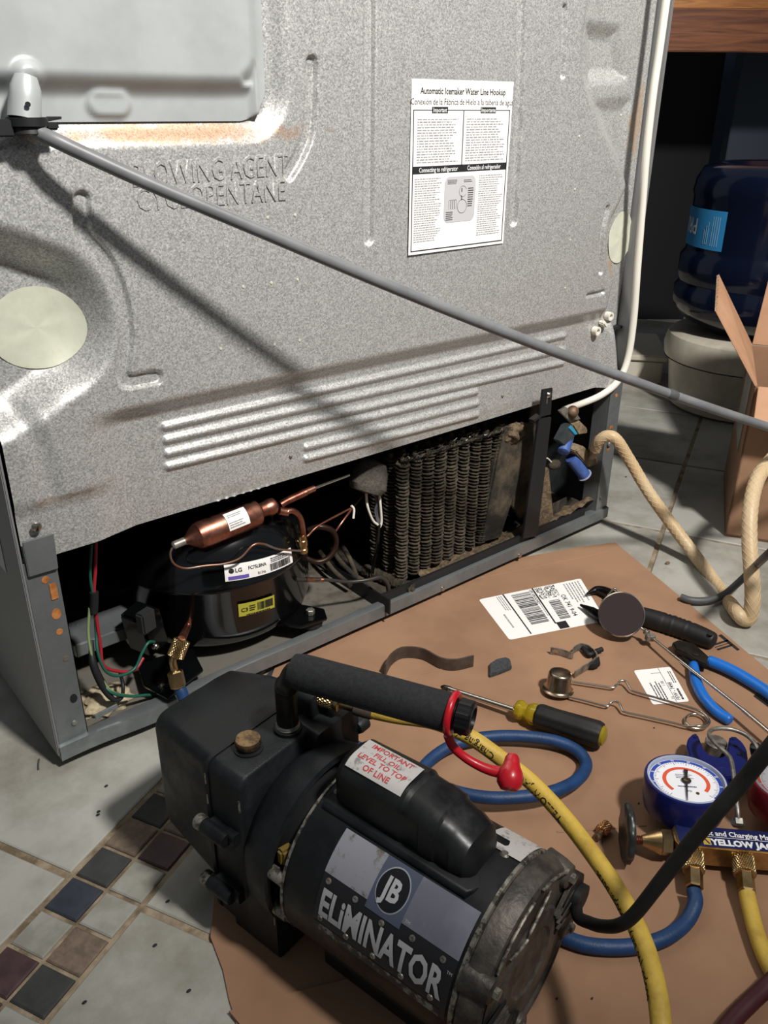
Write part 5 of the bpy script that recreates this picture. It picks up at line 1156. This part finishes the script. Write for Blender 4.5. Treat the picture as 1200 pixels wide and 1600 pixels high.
# gauges
def gauge(cx, cy, z, body, ring, needle_ang, lab, clear=False):
    c = U(cx, cy, z=z); fh = Vector((_f.x, _f.y, 0)).normalized(); n = (Vector((0, 0, 1))*math.cos(.10)+fh*math.sin(.10)).normalized()
    up = (fh-n*fh.dot(n)).normalized(); rt = up.cross(n)
    up = (up*math.cos(.10)+rt*math.sin(.10)).normalized(); rt = up.cross(n)
    R = .0342
    g = lathe('gauge_body', [(.0, -.030), (.030, -.030), (.0355, -.028), (.0372, -.020), (.0378, .0020), (.0372, .0038), (.0352, .0040), (.0345, -.0010)], c, n, body, MG, 72, label=lab)
    lathe('gauge_bezel', [(.0352, .0038), (.0352, .0044), (.0335, .0046), (.0330, .0006), (.0345, .0004)], c, n, M('pale_bezel', '#aab2c4', .3), g, 72, caps=False)
    lathe('gauge_dial', [(R, -.0004), (R, .0006), (.0, .0006)], c, n, GAUGEW, g, 64)
    df = lambda u, v, h: c+rt*u+up*v+n*(.0007+h)
    bl = [('ring', 0, 0, R*.84, R*.94, a, a+8) for a in range(-45, 225, 8)]; 
    printing('dial_ring', df, [('ring', 0, 0, R*.85, R*.95, -48, 228)], BLUEI if ring == 'blue' else ORANGE, g, h=.0001)
    tk = []
    for k in range(56):
        a = math.radians(-48+276*k/55); l_ = .78 if k % 5 else .72
        ca_, sa_ = math.cos(a), math.sin(a); w_ = .00022; tk.append(('p', [(R*l_*ca_-w_*sa_, R*l_*sa_+w_*ca_), (R*.83*ca_-w_*sa_, R*.83*sa_+w_*ca_), (R*.83*ca_+w_*sa_, R*.83*sa_-w_*ca_), (R*l_*ca_+w_*sa_, R*l_*sa_-w_*ca_)]))
    tk += [('t', s, x, y, .0034, 'c') for s, x, y in (('PSI', 0, -R*.44),)]+greek(-.008, .004, .008, .011, 3, 3, .35)+greek(-.009, -.009, .009, -.006, 1, 4, .5)
    printing('dial_ticks', df, tk, M('dial_ink', '#3a3f63', .6), g, h=.0001)
    printing('dial_numbers', df, [('t', str(10*(k+1)), R*.90*math.cos(math.radians(214-k*28)), R*.90*math.sin(math.radians(214-k*28))-.0010, .0030, 'c', .02) for k in range(9)], INKW, g, h=.0003)
    printing('dial_arc', df, [('ring', 0, 0, R*.52, R*.62, -42, 222)], ORANGE, g, h=.0001)
    a = math.radians(needle_ang); dv = (rt*math.cos(a)+up*math.sin(a)); sv = n.cross(dv); q = c+n*.0022
    prism('gauge_needle', [q+dv*.030-sv*.0003, q+dv*.030+sv*.0003, q+sv*.0011, q-dv*.009+sv*.0013, q-dv*.016+sv*.0020, q-dv*.016-sv*.0020, q-dv*.009-sv*.0013, q-sv*.0011], n*.0005, INK, g)
    lathe('needle_hub', [(.0030, 0), (.0030, .0012), (.0018, .0018), (0, .0018)], c+n*.0020, n, BRASSD, g, 20)
    lathe('needle_hub_ring', [(.0044, 0), (.0044, .0006), (.003, .0008)], c+n*.0019, n, INK, g, 20)
    lathe('dial_screw', [(.0018, 0), (.0016, .0006), (0, .0006)], c+rt*.0065-up*.0165+n*.0006, n, BRASS, g, 12)
    if clear: lathe('clear_lens', [(.0372, -.016), (.0395, -.014), (.0395, .0050), (.0375, .0075), (.034, .0080), (.0, .0084)], c, n, GLASS, g, 72)
    return c, n
gc, gn = gauge(1072, 1222, .050, BLUEP, 'blue', -101, 'blue pressure gauge')
rc, rn = gauge(1240, 1228, .052, REDG, 'red', -110, 'red pressure gauge with clear lens', True)
sb = U(1080, 1278, z=.036)
box('gauge_stem', Vector((gc.x, gc.y, .030))+(sb-Vector((gc.x, gc.y, .036)))*.82, (.014, .022, .014), BRASS, MG, Matrix.Rotation(math.atan2(md.y, md.x), 3, 'Z'), .0015)
box('gauge_stem', MM(.125, -.018, .026), (.014, .016, .014), BRASS, MG, Matrix.Rotation(math.atan2(md.y, md.x), 3, 'Z'), .0015)
# hanging hook
hb_ = U(1154, 1288, z=.036)
hexrod('hook_nut', hb_-Vector((0, 0, .002)), U(1152, 1272, z=.040)-hb_, .0060, .006, STEELD, MG)
tube('hanging_hook', [hb_, U(1152, 1262, z=.045), U(1147, 1215, z=.055), U(1143, 1190, z=.058), U(1136, 1178, z=.058), U(1122, 1166, z=.057), U(1111, 1154, z=.055), U(1108, 1146, z=.053), U(1113, 1140, z=.052), U(1126, 1138, z=.051), U(1145, 1140, z=.050), U(1165, 1148, z=.048), U(1178, 1160, z=.046), U(1186, 1174, z=.044)], .0021, STEELD, MG, 12)
kb2 = lathe('hook_swivel', [(0, -.002), (.0050, -.001), (.0058, .003), (.0058, .012), (.003, .014)], U(1180, 1166, z=.044), U(1184, 1184, z=.030)-U(1180, 1166, z=.044), M('dark_swivel', '#2a2a2b', .3, .6), MG, 16)
# hose couplers below the bar
def coupler(u0, v0, u1, v1, u2, v2, mat_par):
    a, b, c = U(u0, v0, z=.021), U(u1, v1, z=.019), U(u2, v2, z=.0165)
    lathe('flare_stub', [(.0055, -.010), (.0055, 0), (.0048, .001), (.0055, .002), (.0048, .003)], a, b-a, BRASS, mat_par, 16)
    k_ = knurl('knurled_coupler', a, b-a, .0098, (b-a).length*1.02, BRASS, mat_par, 28)
    hexrod('hex_crimp', b-(c-b)*.06, c-b, .0076, (c-b).length, BRASS, mat_par)
coupler(1082, 1333, 1084, 1362, 1085, 1390, bh)
y2, y2p = hose('yellow_hose', 'short yellow hose dropping from the middle manifold port at the right edge', [U(1167, 1396, z=.0165), U(1172, 1420, z=.014), U(1182, 1458, z=.012), U(1198, 1500, z=.012), U(1225, 1550, z=.012), U(1260, 1600, z=.012)], .0068, YELH)
coupler(1159, 1327, 1164, 1368, 1167, 1398, y2)
hose('maroon_hose', 'dark maroon hose crossing the bottom right corner', [U(1300, 1440, z=.03), U(1240, 1500, z=.02), U(1200, 1540, z=.012), U(1170, 1568, z=.011), U(1140, 1600, z=.010), U(1090, 1670, z=.0095)], .0066, MARH)

# ================================================================== TUBES AND HOSE AROUND THE REFRIGERATOR
gp_ = [(40, 188, -.016), (50, 199, -.018), (66, 210, -.022), (90, 221, -.028), (130, 240, -.034), (240, 290, -.050), (400, 358, -.074), (600, 443, -.105), (740, 500, -.130), (900, 562, -.165), (1050, 617, -.200), (1200, 667, -.250), (1330, 705, -.30), (1480, 740, -.36)]
gpts = [U(u, v, y=y) for u, v, y in gp_]; gpath = spline(gpts, 8)
V, F = tube_data(gpath, .0057, 18); gt = tag(link('grey_conduit', pydata(V, F, True, 60), None, GREYT), 'long light grey cable stretched diagonally across the refrigerator back', 'cable')
tube('cable_splice', [U(1043, 614, y=-.198), U(1049, 616.5, y=-.2), U(1056, 619, y=-.202)], [.006, .0066, .006], GREYD, gt, 14)
r_ = random.Random(4); L_ = 0; s = ''
text_on_tube('cable_print', '- - -- --- -- - --- --- -- - ---- -- --- - -- --- -- - --- -- ---- - -- --', gpath, .0057, .0062, .12, .55, INKG, gt)
dg_ = [U(1300, 800, t=.95), U(1240, 832, t=.98), U(1200, 866, t=1.0), U(1175, 890, z=.050), U(1152, 912, z=.020), U(1130, 930, z=.010), U(1105, 938, z=.0080), U(1080, 938, z=.0078), U(1064, 933, z=.0078)]
tag(tube('dark_grey_cable', dg_, .0050, GREYD, None, 16), 'dark grey cable dropping from the right edge to the cardboard tip', 'cable')
h0 = U(934, 696, y=-.008)
bhp = [U(930, 702, y=-.004), U(937, 688, y=-.014), U(950, 681, y=-.025), U(964, 688, y=-.036), U(985, 721, y=-.052), U(1013, 768, y=-.083), U(1050, 820, y=-.125), U(1090, 873, y=-.175), U(1128, 925, y=-.235), U(1150, 955, z=.018), U(1163, 968, z=.0115), U(1172, 962, z=.018), U(1176, 935, z=.042), U(1174, 890, z=.075), U(1171, 845, z=.105), U(1172, 800, z=.135), U(1180, 758, z=.16), U(1196, 730, z=.175), U(1240, 690, z=.19), U(1330, 650, z=.20)]
path = spline(bhp, 8); rr = [.0085 if i < 30 else .0085+.0012*min(1, (i-30)/60) for i in range(len(path))]
V, F = tube_data(path, rr, 20); bho = tag(link('braided_hose', pydata(V, F, True, 60), None, HOSEB), 'beige braided water hose looping from the valve down to the floor and up', 'hose')
V, F = [], []; fr = frames(path); Lc = [0]
for a, b in zip(path, path[1:]): Lc.append(Lc[-1]+(b-a).length)
fine = []; step = .0016; j = 0; s = 0
while s < Lc[-1]:
    while j < len(Lc)-2 and Lc[j+1] < s: j += 1
    f = (s-Lc[j])/(Lc[j+1]-Lc[j]); fine.append((path[j].lerp(path[j+1], f), fr[j][1].lerp(fr[j+1][1], f), fr[j][2].lerp(fr[j+1][2], f), rr[j], s)); s += step
for dirn in (1, -1):
    for k in range(7):
        pts = [p+n_*((r-.00012)*math.cos(dirn*s/.0085*.75+k*2*PI/7))+b_*((r-.00012)*math.sin(dirn*s/.0085*.75+k*2*PI/7)) for p, n_, b_, r, s in fine]
        tube_data(pts, .00042, 4, V, F, cap=False)
link('braid_threads', pydata(V, F, True), bho, HOSEBL, kind='stuff')

# ================================================================== CARDBOARD BOX (RIGHT)
nc = U(1132, 838, z=0); BH = .245; nc.z = 0
topn = Vector((nc.x, nc.y, BH)); farv = U(1171, 539, z=BH); ld = (farv-topn); ld.z = 0; LD = ld.length; ld.normalize()
LD = min(LD, .42); fdv = Vector((ld.y, -ld.x, 0)); WD = .30
BX = empty('cardboard_box', tuple(nc+ld*LD/2+fdv*WD/2), 'open brown cardboard box with raised flaps at the right edge', 'box')
def bp4(a, b, z): return nc+ld*a+fdv*b+Vector((0, 0, z))
def wall(name, a0, b0, a1, b1, nrm, mat=CARD, z0=.0005, z1=BH):
    return prism(name, [bp4(a0, b0, z0), bp4(a1, b1, z0), bp4(a1, b1, z1), bp4(a0, b0, z1)], nrm*.004, mat, BX, bev=.0008)
wall('side_wall', 0, 0, LD, 0, fdv); wall('front_wall', 0, 0, 0, WD, ld); wall('back_wall', LD-.004, 0, LD-.004, WD, ld); wall('side_wall', 0, WD-.004, LD, WD-.004, fdv)
prism('bottom', [bp4(0, 0, .001), bp4(LD, 0, .001), bp4(LD, WD, .001), bp4(0, WD, .001)], (0, 0, .004), CARD, BX)
prism('box_tape', [bp4(LD*.25, -.0006, .12), bp4(LD*.75, -.0006, .12), bp4(LD*.75, -.0006, BH-.002), bp4(LD*.25, -.0006, BH-.002)], -fdv*.0003, M('pale_tape', '#9c9a98', .25), BX)
# flaps: left one standing up and outward, far one upright, near one folded down
def flap(p0, p1, q1, q0, th=.004):
    n = (p1-p0).cross(q0-p0).normalized()*th
    f = prism('flap', [p0, p1, q1, q0], n, CARDL, BX, bev=.0006); prism('flap_edge', [q0, q1, q1+(q1-p1).normalized()*.0006, q0+(q0-p0).normalized()*.0006], n, CARDE, f); return f
D0 = (nc-CPOS).dot(_f)
f0 = bp4(.002, 0, BH+.001); f1_ = bp4(LD-.002, 0, BH+.001)
o1 = U(1120, 431, t=(f1_-CPOS).dot(_f)-.10); o0 = U(1117, 486, t=(f0-CPOS).dot(_f)+.02)
lf = flap(f0, f1_, o1, o0); lf['label'] = 'left flap standing up and outward'
b0_ = bp4(LD, .004, BH+.001); b1_ = bp4(LD, WD, BH+.001)
flap(b0_, b1_, b1_+ld*.06+Vector((0, 0, .15)), b0_+ld*.06+fdv*.012+Vector((0, 0, .15)))
n0 = bp4(0, .004, BH+.001); n1 = bp4(0, WD, BH+.001); nf_ = flap(n1, n0, n0-ld*.040+Vector((0, 0, -.045)), n1-ld*.040+Vector((0, 0, -.045))); nf_['label'] = 'near flap folded outward'

# ================================================================== WATER BOTTLE AND CROCK
cc0 = U(1150, 632, z=0); RB = .175
cz = lambda v, t: U(1150, v, t=t).z
tC = (cc0-CPOS).dot(_f)
def zat(v): 
    d = R2*((1150-600)/CF) - U2*((v-800)/CF) + _f; t = (cc0.x-CPOS.x)/d.x; return (CPOS+d*t).z
ztop = zat(248); zneck = zat(512); 
CK = lathe('water_crock', [(RB*.80, .0), (RB*.86, .006), (RB*.90, .06), (RB*.92, .5*zneck), (RB*.94, zneck*.62), (RB*1.0, zneck*.66), (RB*1.02, zneck*.80), (RB*.98, zneck*.95), (RB*.90, zneck*1.0), (RB*.5, zneck*1.0)], (cc0.x, cc0.y, 0), (0, 0, 1), CROCK, None, 64, angle=40); tag(CK, 'round cream water crock under the dark blue bottle', 'crock')
lathe('crock_seam', [(RB*.955, zneck*.635), (RB*1.0, zneck*.645), (RB*.97, zneck*.655)], (cc0.x, cc0.y, 0), (0, 0, 1), DARKW, CK, 64)
hB = ztop-zneck; bo = Vector((cc0.x, cc0.y, zneck))
bprof = [(.05, -.03), (RB*.55, .002), (RB*.82, .015*1.6), (RB*.97, hB*.14), (RB*1.0, hB*.19), (RB*1.0, hB*.27), (RB*.955, hB*.30), (RB*.955, hB*.31), (RB*.985, hB*.34), (RB*.985, hB*.46), (RB*.94, hB*.49), (RB*.93, hB*.51), (RB*.93, hB*.80), (RB*.95, hB*.83), (RB*.93, hB*.90), (RB*.86, hB*.965), (RB*.72, hB*.99), (RB*.6, hB*.985), (RB*.5, hB*.95), (0, hB*.93)]
WB = lathe('water_bottle', bprof, bo, (0, 0, 1), M('navy_bottle', '#0a1124', .13, 0, spec=.7), None, 96, angle=50); tag(WB, 'large dark blue water bottle upside down on the cream crock', 'bottle')
vr = (bo-CPOS); base_a = math.atan2(-vr.y, -vr.x)
def ang_at(u):   # azimuth on the bottle where pixel column u meets it
    best = 0; bd = 1e9
    for k in range(-90, 91):
        a = base_a+math.radians(k); p = bo+Vector((RB*.93*math.cos(a), RB*.93*math.sin(a), hB*.62)); d = p-CPOS; uu = 600+CF*d.dot(R2)/d.dot(_f)
        if abs(uu-u) < bd: bd = abs(uu-u); best = a
    return best
aL, aR = ang_at(1036), ang_at(1133)
zl0, zl1 = hB*.525, hB*.745
bfn = lambda u, v, h: bo+Vector(((RB*.935+.001+h)*math.cos(aL+(aR-aL)*u), (RB*.935+.001+h)*math.sin(aL+(aR-aL)*u), zl0+(zl1-zl0)*v))
bw = RB*.93*abs(aR-aL); bhh = zl1-zl0
bl_ = sheet('bottle_label', bfn, LTBLUE, WB, 20, 2, label='light blue label with upside down lettering')
printing('label_letters', bfn, [('t', 'PRI', bw*.50, bhh*.72, bhh*.58, 'l', .01, .95, 180)], INKW, bl_, h=.001, wh=(bw, bhh), sub=1)
printing('label_lines', bfn, sum([[('r', bw*(.66+.035*k), bhh*.12, bw*(.675+.035*k), bhh*(.5+.3*(k % 3)/3))] for k in range(3)], [])+sum([[('r', bw*(.80+.035*k), bhh*.1, bw*(.812+.035*k), bhh*.85)] for k in range(4)], []), M('pale_blue_ink', '#8fbbd6', .5), bl_, h=.001, wh=(bw, bhh))
# white bin beside the crock
p = U(1030, 603, z=0); wbn = sbox('white_bin', (p.x-.32, p.y+.05, .0), (p.x-.02, p.y+.35, .20), M('bin_white', '#cdc6b6', .45), None, None, .006)
zt_ = None
def at_plane(u, v, y): return U(u, v, y=y)
bpy.data.objects.remove(wbn)
q0 = U(1032, 602, z=0); pr1 = U(960, 598, z=0)
dv_ = (q0-pr1).normalized(); dn_ = Vector((-dv_.y, dv_.x, 0))
if dn_.dot(CPOS-q0) > 0: dn_ = -dn_
D_ = (q0-CPOS).dot(_f); hz_ = U(1032, 560, t=D_).z
WBN = prism('white_bin', [pr1-dv_*.2, q0, q0+dn_*.22, pr1-dv_*.2+dn_*.22], (0, 0, hz_), M('bin_white', '#cdc6b6', .45), None, bev=.004); tag(WBN, 'low white plastic bin on the floor between refrigerator and crock', 'bin')
prism('bin_lid', [pr1-dv_*.21-dn_*.008+Vector((0, 0, hz_)), q0+dv_*.008-dn_*.008+Vector((0, 0, hz_)), q0+dv_*.008+dn_*.226+Vector((0, 0, hz_)), pr1-dv_*.21+dn_*.226+Vector((0, 0, hz_))], (0, 0, .014), MATS['bin_white'], WBN, bev=.003)
# wooden cabinet above, panels behind
cw = _r
def facing(u0, v0, u1, v1, t, th, name, mat, parent, bev=.002, zb=None, lab=None):
    a, b, c, d = U(u0, v1, t=t), U(u1, v1, t=t), U(u1, v0, t=t), U(u0, v0, t=t)
    z0 = (a.z+b.z)/2 if zb is None else zb; z1 = (c.z+d.z)/2
    fh = Vector((_f.x, _f.y, 0)).normalized()
    a0 = Vector((a.x, a.y, z0)); b0 = Vector((b.x, b.y, z0)); b0 = a0+(b0-a0).dot(_r)*_r
    return prism(name, [a0, b0, b0+Vector((0, 0, z1-z0)), a0+Vector((0, 0, z1-z0))], fh*th, mat, parent, bev=bev)
CBN = empty('wooden_cabinet', tuple(Vector((U(1130, 78, t=2.0).x, U(1130, 78, t=2.0).y, .75))), 'oak cabinet with a dark stained lower rail at the top right', 'cabinet')
facing(1010, 18, 1420, 82, 2.0, .03, 'lower_rail', OAKD, CBN, lab=None)['label'] = 'dark stained lower rail'
facing(1010, -160, 1420, 15, 2.0, .03, 'cabinet_face', OAK, CBN)
facing(1010, 47, 1420, 50, 1.985, .01, 'rail_bead', OAKD, CBN, .001)
facing(1010, -100, 1420, 78, 2.06, .10, 'cabinet_body', OAKD, CBN)
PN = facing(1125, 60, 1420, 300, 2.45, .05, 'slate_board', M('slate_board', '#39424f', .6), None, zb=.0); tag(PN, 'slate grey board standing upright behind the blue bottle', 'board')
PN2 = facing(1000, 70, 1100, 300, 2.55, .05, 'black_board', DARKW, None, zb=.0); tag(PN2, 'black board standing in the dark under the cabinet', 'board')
# bits of debris on the tiles
for k, (u, v) in enumerate([(1043, 880), (978, 745), (992, 750), (154, 1268), (153, 1273), (242, 1477), (132, 1566), (295, 1548), (262, 1408), (166, 1228)]):
    c = U(u, v, z=.001); o = ball('crumb', c, .0016 if k else .004, INK if k else DUSTT, None, (1.3, .8, .6), 8); tag(o, ['brown dust clump on the floor tile right of the cardboard tip', 'upper dark speck on the tile between refrigerator and braided hose', 'lower dark speck on the tile between refrigerator and braided hose', 'upper of two specks on the big tile left of the pump', 'lower of two specks on the big tile left of the pump', 'dark crumb on the tile just above the lower left grout line', 'dark crumb near the left bottom edge beside the mosaic strip', 'dark crumb on the bottom tile left of the cardboard edge', 'dark crumb on the tile under the pump bolts', 'dark crumb near the top end of the mosaic strip'][k], 'crumb', 'crumbs on the tiles')
a = U(60, 1200, z=.002); tag(tube('plastic_sliver', [U(61, 1186, z=.0015), U(60, 1194, z=.0018), U(60, 1202, z=.0015)], .0009, GREYD, None, 6), 'thin grey sliver on the tile by the refrigerator corner', 'sliver')
